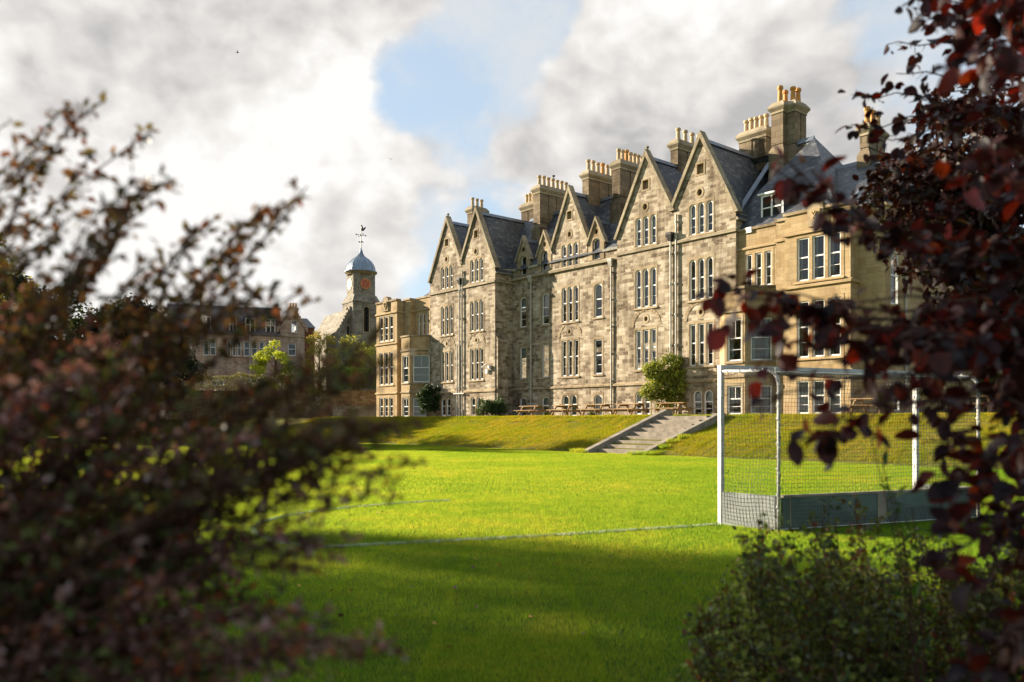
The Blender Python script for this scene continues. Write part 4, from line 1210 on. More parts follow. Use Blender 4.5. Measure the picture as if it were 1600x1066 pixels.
net_panel((SK, -GD - .035, .05), (GW, 0, 0), (0, 0, 2.03), int(GW / cell), int(2.03 / cell), (0, .10, 0))
for x in (0.0, GW): net_panel((x - .04 if x == 0 else x + .04, -.06, .05), (SK, -GD + .06, 0), (0, 0, 2.06), int(GD / cell), int(2.06 / cell), (.05 if x == 0 else -.05, 0, 0))
net_panel((0, -.05, 2.13), (GW, 0, 0), (SK * .9, -GD + .15, -.03), int(GW / cell), int(GD / cell), (0, 0, -.07))
net.build('net', M['cord'], GL)
k = MB()
for z0_, pts in ((0, [(0.0, -.07, 2.14), (GW, -.07, 2.14)]), (0, [(SK, -GD - .03, .03), (GW + SK, -GD - .03, .03)])): k.tube(pts, .006, 5)
for x in (0, GW):
    pts = [(x, -.06, 2.16), (x, -.5, 2.155), (x, -GD + .17, 2.135)]
    # lacing wound round the stay
    w_ = []; n = 90
    for j in range(n):
        t = j / (n - 1); y = -.06 + (-GD + .2) * t if t < .4 else None
        s = t * 3.0
        if s < GD - .1: c = Vector((x + SK * s / GD, -.06 - s, 2.11)); d1, d2 = Vector((1, 0, 0)), Vector((0, 0, 1))
        else: c = Vector((x + SK, -GD, 2.0 - (s - GD + .1) * .9)); d1, d2 = Vector((1, 0, 0)), Vector((0, 1, 0))
        a = j * 1.15; w_.append(c + d1 * math.cos(a) * .033 + d2 * math.sin(a) * .033)
    k.tube(w_, .005, 4)
k.build('lacing', M['palecord'], GL)

# ------------------------------------------------------------------ clock tower beyond the trees
CT = thing('clock_tower', 'square stone clock tower with a lead ogee dome, red dial and weathercock', 'tower', ((564 - CX) / FPX * 100, 100, 0), R(22) + math.atan2(-(564 - CX) / FPX, 1))
k = MB(); w = 1.72; wu = 1.42
CTP = []
for pl, vis in ((Plane(-w, -w, 1, 0), 1), (Plane(-w, w, 0, -1), 1), (Plane(w, -w, 0, 1), 0), (Plane(w, w, -1, 0), 0)):
    lo = light_outline(w - .32, w + .32, 12.2, 15.2, 'arch'); sl_ = rect(w - .22, w + .22, 8.6, 10.3); lo2 = rect(w - 1.2, w - .95, 15.6, 15.7)
    tess(k, pl, rect(0, 2 * w, 0, 15.9), [lo, sl_], 0); strip(k, pl, lo, 0, -.3); strip(k, pl, sl_, 0, -.3); CTP.append((pl, lo, sl_, vis))
k.frustum((-w - .08, w + .08, -w - .08, w + .08, 15.75), (-w - .08, w + .08, -w - .08, w + .08, 15.9))
k.frustum((-w - .05, w + .05, -w - .05, w + .05, 15.9), (-wu, wu, -wu, wu, 16.7))
c_ = .36  # upper stage: square with chamfered corners
ring = [(-wu + c_, -wu), (wu - c_, -wu), (wu, -wu + c_), (wu, wu - c_), (wu - c_, wu), (-wu + c_, wu), (-wu, wu - c_), (-wu, -wu + c_)]
i0 = len(k.v); k.v += [(x, y, 16.3) for x, y in ring] + [(x, y, 19.3) for x, y in ring]
for j in range(8): k.f.append((i0 + j, i0 + (j + 1) % 8, i0 + 8 + (j + 1) % 8, i0 + 8 + j))
k.build('shaft', M['greystone'], CT)
k = MB()
for pl, lo, sl_, vis in CTP: tess(k, pl, lo, [], -.28); tess(k, pl, sl_, [], -.28)
k.build('louvre_backing', M['dark'], CT)
k = MB()
for pl, lo, sl_, vis in CTP:
    for z in np.arange(12.4, 14.8, .24):
        k.hexa([pl.p(w - .32, z, -.05), pl.p(w + .32, z, -.05), pl.p(w + .32, z + .12, -.24), pl.p(w - .32, z + .12, -.24), pl.p(w - .32, z + .04, -.05), pl.p(w + .32, z + .04, -.05), pl.p(w + .32, z + .16, -.24), pl.p(w - .32, z + .16, -.24)])
k.build('louvre', M['iron'], CT)
k = MB()
for pl, lo, sl_, vis in CTP:
    arc = [(s, z) for s, z in lo[2:]]; big = inset(light_outline(w - .32, w + .32, 12.2, 15.2, 'arch'), -.14)
    tess(k, pl, [p for p in big], [lo], .06); strip(k, pl, big, -.02, .06)
k.lathe([(wu * 1.02, 0), (wu * 1.18, .1), (wu * 1.18, .2), (wu * 1.36, .35), (wu * 1.40, .5)], (0, 0, 19.12), 8, R(22.5))
for j in range(32):
    a = 2 * math.pi * j / 32; k.box(wu * 1.16 * math.cos(a) - .07, wu * 1.16 * math.cos(a) + .07, wu * 1.16 * math.sin(a) - .07, wu * 1.16 * math.sin(a) + .07, 19.24, 19.5)
k.build('cornice', M['dressed'], CT)
prof_d = [(2.0, 19.6), (2.0, 19.69), (1.76, 19.74), (1.74, 19.95), (1.66, 20.3), (1.50, 20.65), (1.24, 21.0), (.92, 21.28), (.58, 21.5), (.34, 21.75), (.2, 22.05), (.13, 22.4), (.05, 22.7)]
k = MB(); k.lathe(prof_d, (0, 0, 0), 24); dm_ = k.build('dome', M['domelead'], CT, smooth=True)
k = MB()
for j in range(12):
    a = 2 * math.pi * j / 12; k.tube([((r_ + .015) * math.cos(a), (r_ + .015) * math.sin(a), z) for r_, z in prof_d[2:12]], .035, 5)
k.build('lead_roll', M['domelead'], dm_)
k = MB(); k.tube([(0, 0, 22.6), (0, 0, 25.3)], [.06] + [.03], 6)
for z, l_ in ((24.25, .62), (23.4, .25)):
    k.tube([(-l_, 0, z), (l_, 0, z)], .03, 5); k.tube([(0, -l_, z), (0, l_, z)], .03, 5)
    for a in (0, 1, 2, 3): k.lathe([(.03, -.09), (.10, 0), (.03, .09)], (l_ * math.cos(a * math.pi / 2), l_ * math.sin(a * math.pi / 2), z), 6)
k.lathe([(.03, -.14), (.15, 0), (.03, .14)], (0, 0, 24.25), 8)
vn = k.build('weather_vane', M['iron'], CT)
ck = [(-.12, 26.95), (.05, 26.85), (.22, 26.9), (.34, 27.05), (.52, 27.3), (.42, 27.45), (.30, 27.3), (.18, 27.22), (.10, 27.4), (.02, 27.62), (-.08, 27.6), (-.16, 27.5), (-.06, 27.45), (-.02, 27.2)]
ck = [(a, b - 2.1) for a, b in ck]; pl = Plane(.12, -.02, 1, 0); k = MB(); tess(k, pl, ck, [], .02); tess(k, Plane(.12, -.02, 1, 0), ck, [], -.02); strip(k, pl, ck, -.02, .02); k.build('cockerel', M['iron'], vn)
for (pl, mat) in ((Plane(-wu, -wu, 1, 0), 'reddial'), (Plane(-wu, wu, 0, -1), 'sunlitdial')):
    cz, cr = 18.05, .68
    dk = MB(); circ = lambda r_, n=28: [(wu + r_ * math.cos(2 * math.pi * j / n), cz + r_ * math.sin(2 * math.pi * j / n)) for j in range(n)]
    tess(dk, pl, circ(cr), [], .07); strip(dk, pl, circ(cr), 0, .07)
    dl = dk.build('clock_face', M[mat], CT)
    dk = MB()
    for j in range(12):
        a = math.pi / 6 * j; ca, sa = math.sin(a), math.cos(a); w2 = .028 if j % 3 else .05
        q = [(wu + ca * r_ + sa * s * w2, cz + sa * r_ - ca * s * w2) for r_, s in ((.47, -1), (.47, 1), (.61, 1), (.61, -1))]
        dk.face([pl.p(*p_, .08) for p_ in q])
    rg = [(circ(.63)[j], circ(.63)[(j + 1) % 28], circ(.66)[(j + 1) % 28], circ(.66)[j]) for j in range(28)]
    for q in rg: dk.face([pl.p(*p_, .08) for p_ in q])
    dk.build('hour_marks', M['gold'], dl)
    dk = MB()
    for a, l_, w2 in ((R(205), .36, .04), (R(35), .52, .028)):
        ca, sa = math.sin(a), math.cos(a)
        dk.face([pl.p(wu + ca * r_ + sa * s * w2, cz + sa * r_ - ca * s * w2, .09) for r_, s in ((-.1, -1), (-.1, 1), (l_, .3), (l_, -.3))])
    dk.build('clock_hands', M['gold'], dl)
# crow-stepped hall beside the tower
k = MB(); pl = Plane(-6.2, -1.2, 1, 0)
steps = [(0, 0), (5, 0)]
k.hexa([(-3.3, -1.0, 0), (-1.7, -1.0, 0), (-1.7, 8, 0), (-3.3, 8, 0), (-3.3, -1.0, 12.2), (-1.7, -1.0, 15.0), (-1.7, 8, 15.0), (-3.3, 8, 12.2)])
for j in range(8):
    x = -3.4 + j * .21; k.box(x, x + .22, -1.15, -.75, 11.4 + j * .38, 12.55 + j * .38)
k.build('hall_wall', M['greystone'], CT)
k = MB(); k.box(-2.2, -1.95, -1.04, -.98, 11.6, 12.8); k.box(-2.9, -2.4, -1.04, -.98, 9.0, 10.2); k.build('hall_window', M['dark'], CT)
k = MB(); k.box(1.72, 7, -.2, 6, 0, 9.5); k.build('hall_wall', M['greystone'], CT)
k = MB(); k.hexa([(1.6, -.5, 9.5), (7.2, -.5, 9.5), (7.2, 6.2, 9.5), (1.6, 6.2, 9.5), (1.6, 2.6, 12.5), (7.2, 2.6, 12.5), (7.2, 2.9, 12.5), (1.6, 2.9, 12.5)]); k.build('hall_roof', M['slate'], CT)

# ------------------------------------------------------------------ upper ground, garden wall and hedge at the far side
UZ = 4.2
k = MB(); k.face([(-160, 81, UZ), (-10, 81, UZ), (0, 140, UZ), (-160, 200, UZ)][::-1]); k.face([(-160, 81, UZ), (-10, 81, UZ), (-10, 81, 0), (-160, 81, 0)])
kind(k.build('upper_ground', M['bank']), 'structure', 'raised ground behind the garden wall')
GWL = MB(); GWL.box(-60, -10.5, 80.2, 80.75, TZ - .1, UZ + .05); GWL.box(-60.05, -10.45, 80.14, 80.81, UZ + .05, UZ + .2)
tag(GWL.build('garden_wall', M['gardenwall']), 'brown rubble garden wall under the long clipped hedge', 'wall')
k = MB(); k.box(-17.5, -12.6, 79.2, 79.7, TZ - .1, 2.85); tag(k.build('low_wall', M['greystone']), 'low grey stone wall beside the left end of the school', 'wall')


def hedge(name, label, cat, a, b_, w, h, n, leaf, palette, weights, z=0.0, group=None, mat='shrubleaf', round_=0.3, cover=None):
    a, b_ = Vector(a), Vector(b_); L = (b_ - a).length; ang = math.atan2((b_ - a).y, (b_ - a).x)
    t = thing(name, label, cat, (a.x, a.y, z), ang, group)
    k = MB(); nst = max(3, int(L / .8))
    for i in range(nst):
        x = L * (i + .5) / nst; k.tube([(x, 0, 0), (x + random.uniform(-.15, .15), random.uniform(-.1, .1), h * .5), (x + random.uniform(-.3, .3), random.uniform(-.3, .3) * w, h * .85)], [.05, .03, .01], 5)
    k.build('stems', M['bark'], t)
    x = RNG.uniform(0, L, n); y = RNG.uniform(-w / 2, w / 2, n); zz = RNG.uniform(0.05, h, n)
    face = RNG.integers(0, 3, n); y = np.where(face == 0, -w / 2 + RNG.exponential(.08, n), y); zz = np.where(face == 1, h - RNG.exponential(.09, n), zz); y = np.where(face == 2, w / 2 - RNG.exponential(.08, n), y)
    bump_ = .13 * np.sin(x * 1.3 + 1) + .09 * np.sin(x * 3.1) + RNG.normal(0, .04, n)
    zz = np.maximum(.03, zz + bump_ * (zz / h)); y = y + .08 * np.sin(x * 2.3 + zz * 3)
    pos = np.stack([x, y, zz], 1); nr = unit(n) * .8 + np.stack([np.zeros(n), np.sign(y) * .5, np.full(n, .4)], 1)
    Ls = leaf * RNG.uniform(.7, 1.3, n)
    leaf_object('foliage', pos, unit(n), nr, Ls, Ls * .6, tints(n, palette, weights), M[mat], t)
    return t


hedge('clipped_hedge', 'long brown-green clipped hedge on top of the garden wall', 'hedge', (-42, 81.6), (-12.2, 81.6), 1.2, 1.75, 16000, .13, [(.15, .14, .035), (.13, .15, .035), (.21, .15, .05)], [3, 3, 2], UZ)
hedge('leafy_bank_shrub', 'bright green leafy shrub growing above the end of the hedge by the school', 'shrub', (-18.2, 83.5), (-12.4, 83.0), 1.6, 2.1, 5000, .17, [(.17, .27, .03), (.14, .23, .03), (.22, .26, .04)], [3, 3, 1], UZ + .5)


def shrub(name, label, cat, loc, rx, ry, h, n, leaf, palette, weights, group=None, mat='shrubleaf', shape='kite', clumps=22, lw=.6, flowers=None):
    t = thing(name, label, cat, loc, 0, group)
    cen = []
    for i in range(clumps):
        d = unit(1)[0]; r_ = RNG.uniform(.08, .88)
        cen.append((d[0] * rx * r_, d[1] * ry * r_, max(.1, h * .5 + d[2] * h * .46 * r_)))
    cen = np.array(cen)
    k = MB()
    for c in cen[:16]:
        k.tube(bez(np.array([c[0] * .15, c[1] * .15, 0]), np.array([c[0] * .4, c[1] * .4, c[2] * .6]), c, 4), [.025, .018, .012, .006], 4)
    k.build('stems', M['bark'], t)
    cid = RNG.integers(0, clumps, n); rr = RNG.uniform(.2, .5, clumps) * min(rx, ry, h * .8)
    off = unit(n) * (RNG.uniform(0, 1, (n, 1)) ** .45) * rr[cid][:, None]
    pos = cen[cid] + off; pos[:, 2] = np.maximum(.03, pos[:, 2])
    nr = off / np.maximum(np.linalg.norm(off, axis=1, keepdims=True), .001) * .6 + unit(n) * .6 + np.array([0, 0, .4]); L = leaf * RNG.uniform(.65, 1.3, n)
    leaf_object('foliage', pos, unit(n) + np.array([0, 0, -.15]), nr, L, L * lw, tints(n, palette, weights) * RNG.uniform(.8, 1.2, (clumps, 1))[cid], M[mat], t, shape)
    if flowers:
        nf, col, fs = flowers; q = cen[RNG.integers(0, clumps, nf)] + unit(nf) * rr.mean() * 1.02
        leaf_object('flowers', np.repeat(q, 4, 0) + unit(nf * 4) * .02, unit(nf * 4), unit(nf * 4), np.full(nf * 4, fs), np.full(nf * 4, fs * .8), tints(nf * 4, [col], [1], .1), M['shrubleaf'], t)
    return t


GRN = [(.045, .085, .014), (.065, .11, .018), (.10, .135, .022), (.03, .055, .012)]
shrub('flowering_climber', 'leafy climbing shrub with small cream flowers against the school front beside the steps', 'climbing shrub', bl(-.35, .75, TZ), 1.75, .85, 4.0, 24000, .12, [(.19, .25, .03), (.27, .30, .04), (.36, .35, .05), (.11, .17, .025)], [3, 3, 2, 2], clumps=150, flowers=(150, (.62, .56, .36), .09))
shrub('rhododendron_bush', 'dark glossy green bush in the shaded corner of the school front', 'bush', bl(-16.4, .9, TZ), 1.4, .9, 1.5, 10000, .10, [(.03, .065, .014), (.045, .09, .018), (.08, .13, .025)], [3, 3, 1], clumps=90)
shrub('dry_shrub', 'small reddish brown shrub beside the dark green bush', 'shrub', bl(-17.9, .9, TZ), .75, .5, .8, 1400, .09, [(.14, .085, .04), (.10, .075, .03), (.08, .09, .025)], [3, 2, 1])
shrub('ivy_shrub', 'dark ivy covered shrub under the bay at the far end of the school', 'ivy', bl(-25.0, .7, TZ), 1.2, .7, 3.1, 9000, .14, [(.025, .05, .014), (.04, .075, .018)], [3, 2], clumps=70)
shrub('clipped_shrub', 'rounded olive green shrub in front of the iron railings', 'shrub', bl(15.9, 2.6, TZ), 1.75, 1.0, 1.55, 8000, .085, [(.085, .10, .025), (.11, .115, .03), (.13, .09, .035), (.06, .075, .02)], [3, 3, 2, 2], clumps=46)
for i, (u, v, r_, lab) in enumerate([(-7.6, 3.5, .4, 'small tuft of green plants under the terrace tables nearer the bush'), (-3.2, 3.9, .45, 'small tuft of green plants beneath the middle terrace tables')]):
    shrub('ground_plant', lab, 'plant', bl(u, v, TZ), r_, r_ * .8, .3, 350, .08, GRN, [2, 3, 2, 1], 'tufts under the tables', clumps=8)
shrub('tall_shrub', 'upright green shrub growing by the iron railings behind the goal', 'shrub', bl(14.9, -4.5, TZ), .9, .9, 2.6, 3200, .12, [(.06, .09, .02), (.09, .11, .025), (.12, .11, .03)], [2, 2, 1], clumps=26)

# ------------------------------------------------------------------ old house beyond the hedge
HA = R(20)
HB = Vector((-41.5, 89.0, UZ))
HS = thing('stone_house', 'long stone house with white dormers and a crow-stepped gable beyond the hedge', 'house', HB, HA)
LX = 14.6                                             # length of the front before the gable bay
HP = Plane(0, 0, 1, 0); holes = []


def hwin(pl, a, c, z0, z1, n, parent, mat='houseface'):
    return window(pl, a, c, z0, z1, n, 'flat', .14, .1, .12, .14, mat, None, False, parent, .14, .07)


def hx(px):
    """photograph column -> metres along the house front"""
    d = Vector((math.cos(HA), math.sin(HA))); r_ = (px - CX) / FPX
    return (r_ * HB.y - HB.x) / (d.x - r_ * d.y)


HL = hx(258)
wall(Plane(HL, 8, 0, -1), [(0, -.2), (8, -.2), (8, 7.1), (4, 10.6), (0, 7.1)], [], 'houseface', 'wall', HS)
holes += [hwin(HP, hx(318), hx(337), 4.6, 6.3, 2, HS), hwin(HP, hx(355), hx(377), 4.6, 6.3, 3, HS), hwin(HP, hx(381), hx(390), 4.6, 6.3, 1, HS), hwin(HP, hx(393), hx(402), 4.6, 6.3, 1, HS), hwin(HP, hx(405), hx(432), 4.6, 6.3, 3, HS),
          hwin(HP, hx(392), hx(412), 1.5, 2.3, 2, HS), hwin(HP, hx(330), hx(350), 1.2, 2.3, 2, HS), hwin(HP, hx(270), hx(300), 4.6, 6.3, 3, HS)]
GXa, GXb = hx(438), hx(476)
wall(HP, [(HL, -.2), (GXb, -.2), (GXb, 8.0), ((GXa + GXb) / 2, 10.0), (GXa, 7.8), (GXa, 7.1), (HL, 7.1)], holes + [hwin(HP, hx(455), hx(464.5), 7.5, 8.95, 1, HS), hwin(HP, hx(450), hx(462), 4.8, 6.2, 1, HS)], 'houseface', 'wall', HS)
k = MB(); k.box(HL + .1, GXb - .1, 3.7, 3.9, -.2, 7); k.build('dark_backing', M['dark'], HS)  # added black sheet behind the windows, so no sky shows through
k = MB(); xm = (GXa + GXb) / 2
for j in range(8):
    for sg in (-1, 1):
        x0 = xm + sg * (.12 + j * .20); zt_ = 10.3 - j * .30 if sg < 0 else 10.3 - j * .28
        k.box(min(x0, x0 + sg * .22), max(x0, x0 + sg * .22), -.08, .3, zt_ - .7, zt_)
k.build('crow_steps', M['houseface'], HS)
wall(Plane(GXb, 0, 0, 1), [(0, -.2), (7, -.2), (7, 8.0), (0, 8.0)], [], 'houseface', 'wall', HS)
band(HP, HL, GXb, 6.95, 7.15, .08, 'dressed', 'string_course', HS)
rr_ = slope_roof([[(HL, -.2, 7.05), (GXa + .2, -.2, 7.05), (GXa + .2, 4.2, 10.7), (HL, 4.2, 10.7)], [(HL, 4.2, 10.7), (GXa + .2, 4.2, 10.7), (GXa + .2, 8.6, 7.05), (HL, 8.6, 7.05)],
                  [(GXa - .1, -.02, 7.7), (xm, -.02, 9.9), (xm, 6, 9.9), (GXa - .1, 6, 7.7)], [(xm, -.02, 9.9), (GXb + .1, -.02, 7.95), (GXb + .1, 6, 7.95), (xm, 6, 9.9)]], HS, 'roof', 'brownslate')
ridge(rr_, (HL, 4.2, 10.72), (GXa + .4, 4.2, 10.72), .12)
for a, c in ((316, 328), (360, 368.5), (385, 397.5), (417, 429)):
    s0, s1 = hx(a), hx(c); k = MB(); k.box(s0 - .12, s1 + .12, .35, 2.6, 7.3, 9.05); dq = k.build('dormer', M['white'], HS)
    k = MB(); k.hexa([(s0 - .25, .2, 9.05), (s1 + .25, .2, 9.05), (s1 + .25, 3.2, 9.2), (s0 - .25, 3.2, 9.2), (s0 - .25, .2, 9.13), (s1 + .25, .2, 9.13), (s1 + .25, 3.2, 9.5), (s0 - .25, 3.2, 9.5)]); k.build('dormer_roof', M['slate'], dq)
    k = MB(); m_ = (s0 + s1) / 2
    for i_, (x0, x1) in enumerate(((s0, m_ - .05), (m_ + .05, s1))):
        for z0, z1 in ((7.5, 8.2), (8.28, 8.9)): k.box(x0, x1, .335, .36, z0, z1)
    k.build('pane', M['dark'], dq)
k = MB(); k.box(GXb, GXb + 1.3, 1.5, 7, -.2, 8.3); k.build('brick_wing', M['redbrick'], HS)
k = MB(); k.hexa([(GXb - .6, 1.3, 8.3), (GXb + 1.4, 1.3, 8.3), (GXb + 1.4, 7.2, 8.3), (GXb - .6, 7.2, 8.3), (GXb - .6, 4.1, 9.7), (GXb + .7, 4.1, 9.7), (GXb + .7, 4.3, 9.7), (GXb - .6, 4.3, 9.7)]); k.build('roof', M['slate'], HS)
k = MB(); k.box(xm - .15, xm + .95, 3.6, 4.6, 9.0, 10.9); k.box(xm - .22, xm + 1.02, 3.53, 4.67, 10.65, 10.85); cq = k.build('chimney', M['redbrick'], HS)
for j in range(3):
    k = MB(); k.lathe([(.14, 0), (.11, .5), (.15, .55), (.13, .6)], (xm + .1 + j * .32, 4.1, 10.9), 8); k.build('chimney_pot', M['orangepot'], cq)
k = MB(); k.tube([(hx(390.5), -.12, 0), (hx(390.5), -.12, 7.0)], .06, 6); k.build('drainpipe', M['pipe'], HS)

# ------------------------------------------------------------------ trees in and beyond the grounds
YG = [(.40, .46, .03), (.48, .50, .04), (.28, .36, .025)]
OL = [(.15, .17, .03), (.21, .20, .04), (.10, .13, .025), (.25, .21, .05)]
OLB = [(.26, .29, .05), (.36, .34, .06), (.18, .23, .04), (.4, .34, .08)]
DK = [(.012, .02, .008), (.018, .03, .01), (.025, .032, .012), (.035, .036, .014)]
tree('young_tree', 'bright yellow-green young tree in front of the stone house', (-24.6, 84.5, UZ), 5.4, 2.2, 4.9, 6000, .17, YG, [3, 2, 2], 'trees behind the garden wall', .09, 34)
tree('autumn_tree', 'thin olive and russet tree under the clock tower, left of the greener one', (-21.3, 90, UZ), 7.2, 2.0, 6.0, 5200, .16, [(.34, .30, .06), (.4, .32, .08), (.26, .26, .055), (.45, .28, .08)], [3, 2, 2, 1], 'trees behind the garden wall', .12, 46)
tree('spreading_tree', 'broad olive green tree beside the left end of the school, below the clock tower', (-16.6, 88, UZ), 6.6, 2.9, 5.6, 8000, .17, OLB, [3, 3, 2, 1], 'trees behind the garden wall', .14, 60)
tree('dense_tree', 'broad dark tree between the evergreen and the stone house', (-33.5, 71, 0), 12.4, 5.2, 11.4, 26000, .36, DK, [3, 3, 2, 2], None, .3, 110)
tree('evergreen_tree', 'tall dark evergreen tree behind the purple bush at the left edge', (-38.5, 64, 0), 12.4, 5.4, 11.3, 22000, .34, DK, [3, 3, 2, 1], None, .38, 70)

# trees outside the left edge of the picture: it is their shade that lies over the lawn
def shade_tree(p, s, h, r_, n=2600, clumps=44, lab='', crown=None):
    q = Vector((0.49, 0.87)) * p + Vector((-0.87, 0.49)) * s
    tree('lime_tree', lab, (q.x, q.y, 0), h, r_, crown or h * .82, n, .42, OL, [2, 3, 3, 1], 'lime trees along the left side of the lawn', .35, clumps)


shade_tree(4.9, 60, 21.5, 5.0, 5000, 80, 'large lime tree nearest the goal line, outside the left edge')
shade_tree(-1.0, 56, 21, 5.4, 9000, 90, 'large lime tree behind the purple bush, outside the left edge')
shade_tree(-6.5, 52, 20, 5.4, 8000, 80, 'large lime tree furthest back along the lawn, outside the left edge')
shade_tree(3.4, 80, 28, 5.8, 5500, 80, 'tall lime tree in the second row behind the goal line, outside the left edge')
shade_tree(-3.0, 76, 27, 5.8, 9000, 90, 'tall lime tree in the second row behind the purple bush, outside the left edge')
shade_tree(34.3, 67, 16.0, 4.2, 10000, 90, 'slender lime tree halfway along the lawn, outside the left edge')
shade_tree(46.5, 89, 19.5, 5.4, 11000, 90, 'tall lime tree at the far end of the lawn, outside the left edge')

# ------------------------------------------------------------------ lawn: blades of grass
def blade_patch(name, mat, n, h0, h1, w0, w1, size, label, loc, lean=.5, straw=.06):
    pos = np.zeros((n, 3)); pos[:, :2] = RNG.uniform(-size / 2, size / 2, (n, 2))
    h = RNG.uniform(h0, h1, n); w = RNG.uniform(w0, w1, n); a = RNG.uniform(0, 2 * np.pi, n); ln = RNG.normal(0, lean, n) * h; la = RNG.uniform(0, 2 * np.pi, n)
    V = np.zeros((n, 3, 3), np.float32)
    sx, sy = np.cos(a) * w / 2, np.sin(a) * w / 2
    V[:, 0] = pos; V[:, 0, 0] += sx; V[:, 0, 1] += sy; V[:, 1] = pos; V[:, 1, 0] -= sx; V[:, 1, 1] -= sy
    V[:, 2] = pos; V[:, 2, 0] += ln * np.cos(la); V[:, 2, 1] += ln * np.sin(la); V[:, 2, 2] = h
    V[:, :2, 2] = -.01
    me = bpy.data.meshes.new(name); me.vertices.add(n * 3); me.vertices.foreach_set('co', V.reshape(-1))
    me.loops.add(n * 3); me.loops.foreach_set('vertex_index', np.arange(n * 3, dtype=np.int32)); me.polygons.add(n); me.polygons.foreach_set('loop_start', np.arange(n, dtype=np.int32) * 3)
    try: me.polygons.foreach_set('loop_total', np.full(n, 3, np.int32))
    except Exception: pass
    t = RNG.uniform(.6, 1.35, (n, 1)) * np.ones((1, 3)); s = RNG.uniform(0, 1, n) < straw; t[s] = t[s] * np.array([1.7, 1.1, 1.6])
    T = np.ones((n, 3, 4), np.float32); T[:, :, :3] = t[:, None, :]
    me.attributes.new('tint', 'FLOAT_COLOR', 'POINT').data.foreach_set('color', T.reshape(-1))
    me.update(calc_edges=True); me.materials.append(mat)
    o = bpy.data.objects.new(name, me); COL.objects.link(o); o.location = loc
    return kind(o, 'stuff', label)


def scatter(name, src, pts, rots, scales, label):
    """one object that repeats the turf patch over many points"""
    me = bpy.data.meshes.new(name); me.from_pydata([tuple(p) for p in pts], [], [])
    me.attributes.new('rot', 'FLOAT_VECTOR', 'POINT').data.foreach_set('vector', np.asarray(rots, np.float32).reshape(-1))
    me.attributes.new('scl', 'FLOAT', 'POINT').data.foreach_set('value', np.asarray(scales, np.float32))
    o = bpy.data.objects.new(name, me); COL.objects.link(o); kind(o, 'stuff', label)
    ng = bpy.data.node_groups.new(name, 'GeometryNodeTree')
    ng.interface.new_socket('Geometry', in_out='INPUT', socket_type='NodeSocketGeometry'); ng.interface.new_socket('Geometry', in_out='OUTPUT', socket_type='NodeSocketGeometry')
    N = ng.nodes; gi = N.new('NodeGroupInput'); go = N.new('NodeGroupOutput'); ip = N.new('GeometryNodeInstanceOnPoints'); oi = N.new('GeometryNodeObjectInfo')
    oi.inputs['Object'].default_value = src; oi.transform_space = 'ORIGINAL'
    ar = N.new('GeometryNodeInputNamedAttribute'); ar.data_type = 'FLOAT_VECTOR'; ar.inputs['Name'].default_value = 'rot'
    asn = N.new('GeometryNodeInputNamedAttribute'); asn.data_type = 'FLOAT'; asn.inputs['Name'].default_value = 'scl'
    l = ng.links; l.new(gi.outputs[0], ip.inputs['Points']); l.new(oi.outputs['Geometry'], ip.inputs['Instance'])
    l.new(ar.outputs[0], ip.inputs['Rotation']); l.new(asn.outputs[0], ip.inputs['Scale']); l.new(ip.outputs[0], go.inputs[0])
    md = o.modifiers.new('turf', 'NODES'); md.node_group = ng
    return o


def uvof(x, y):
    q = MBLD.inverted() @ Vector((x, y, 0)); return q.x, -q.y


near = blade_patch('turf', M['blade'], 9000, .022, .042, .0028, .0045, 1.06, 'short blades of mown lawn grass', (0.0, 5.0, 0))
far = blade_patch('turf', M['blade'], 2600, .024, .045, .006, .010, 1.06, 'short blades of mown lawn grass further off', (0.0, 26.0, 0))
pn, pf = [], []
for X in np.arange(-40, 34, 1.0):
    for Y in np.arange(2.5, 72, 1.0):
        if abs(X) > .70 * Y + 2.5: continue
        u, v = uvof(X, Y)
        if v < VB - .1 or u > 30 and v < 11: continue
        (pn if Y < 16 else pf).append((X, Y, 0.0))
for nm, src, pp, lb in (('lawn_grass', near, pn, 'mown green lawn grass close to the camera'), ('lawn_grass', far, pf, 'mown green lawn grass out to the bank')):
    n = len(pp); rt = np.zeros((n, 3)); rt[:, 2] = RNG.integers(0, 4, n) * math.pi / 2
    scatter(nm, src, pp, rt, np.ones(n), lb)
rough = blade_patch('turf', M['bankblade'], 1500, .05, .115, .007, .012, 1.1, 'longer drier grass of the bank', bl(-30, 9.5, bank_z(9.5)) , .7, .2)
pb, rb, sb = [], [], []
for u in np.arange(-34, 30, .9):
    for v in np.arange(4.2, VB + .05, .85):
        vv = min(v + random.uniform(-.2, .2), VB - .02); z = bank_z(vv)
        if 4.35 < u < 8.05 and vv > 6.2: continue
        sl_ = math.atan2(bank_z(vv - .2) - bank_z(vv + .2), .4)
        # tilt about the front's direction, then turn to the school's heading
        m_ = Matrix.Rotation(TH, 3, 'Z') @ Matrix.Rotation(sl_, 3, 'X') @ Matrix.Rotation(random.randrange(4) * math.pi / 2, 3, 'Z')
        pb.append(bl(u + random.uniform(-.2, .2), vv, z - .01)); rb.append(tuple(m_.to_euler())); sb.append(random.uniform(.85, 1.15) if vv > 5.5 else .6)
scatter('bank_grass', rough, pb, rb, sb, 'rough yellowing grass over the terrace bank')
# tufts against the foot of the steps
pb = [bl(u, v, bank_z(v)) for u, v in [(4.35, 12.0), (4.2, 12.3), (4.5, 12.35), (8.0, 12.0), (8.15, 11.6), (8.05, 11.0), (8.2, 12.2), (7.6, 12.35), (8.1, 10.4), (8.15, 9.8)]]
tf = blade_patch('turf', M['blade'], 700, .10, .24, .006, .011, .55, 'uncut tuft of long grass beside the steps', bl(4.0, 12.2, 0), .45)
scatter('uncut_grass', tf, pb, [(0, 0, random.random() * 6) for _ in pb], [1.0] * len(pb), 'uncut long grass along the side walls of the steps')

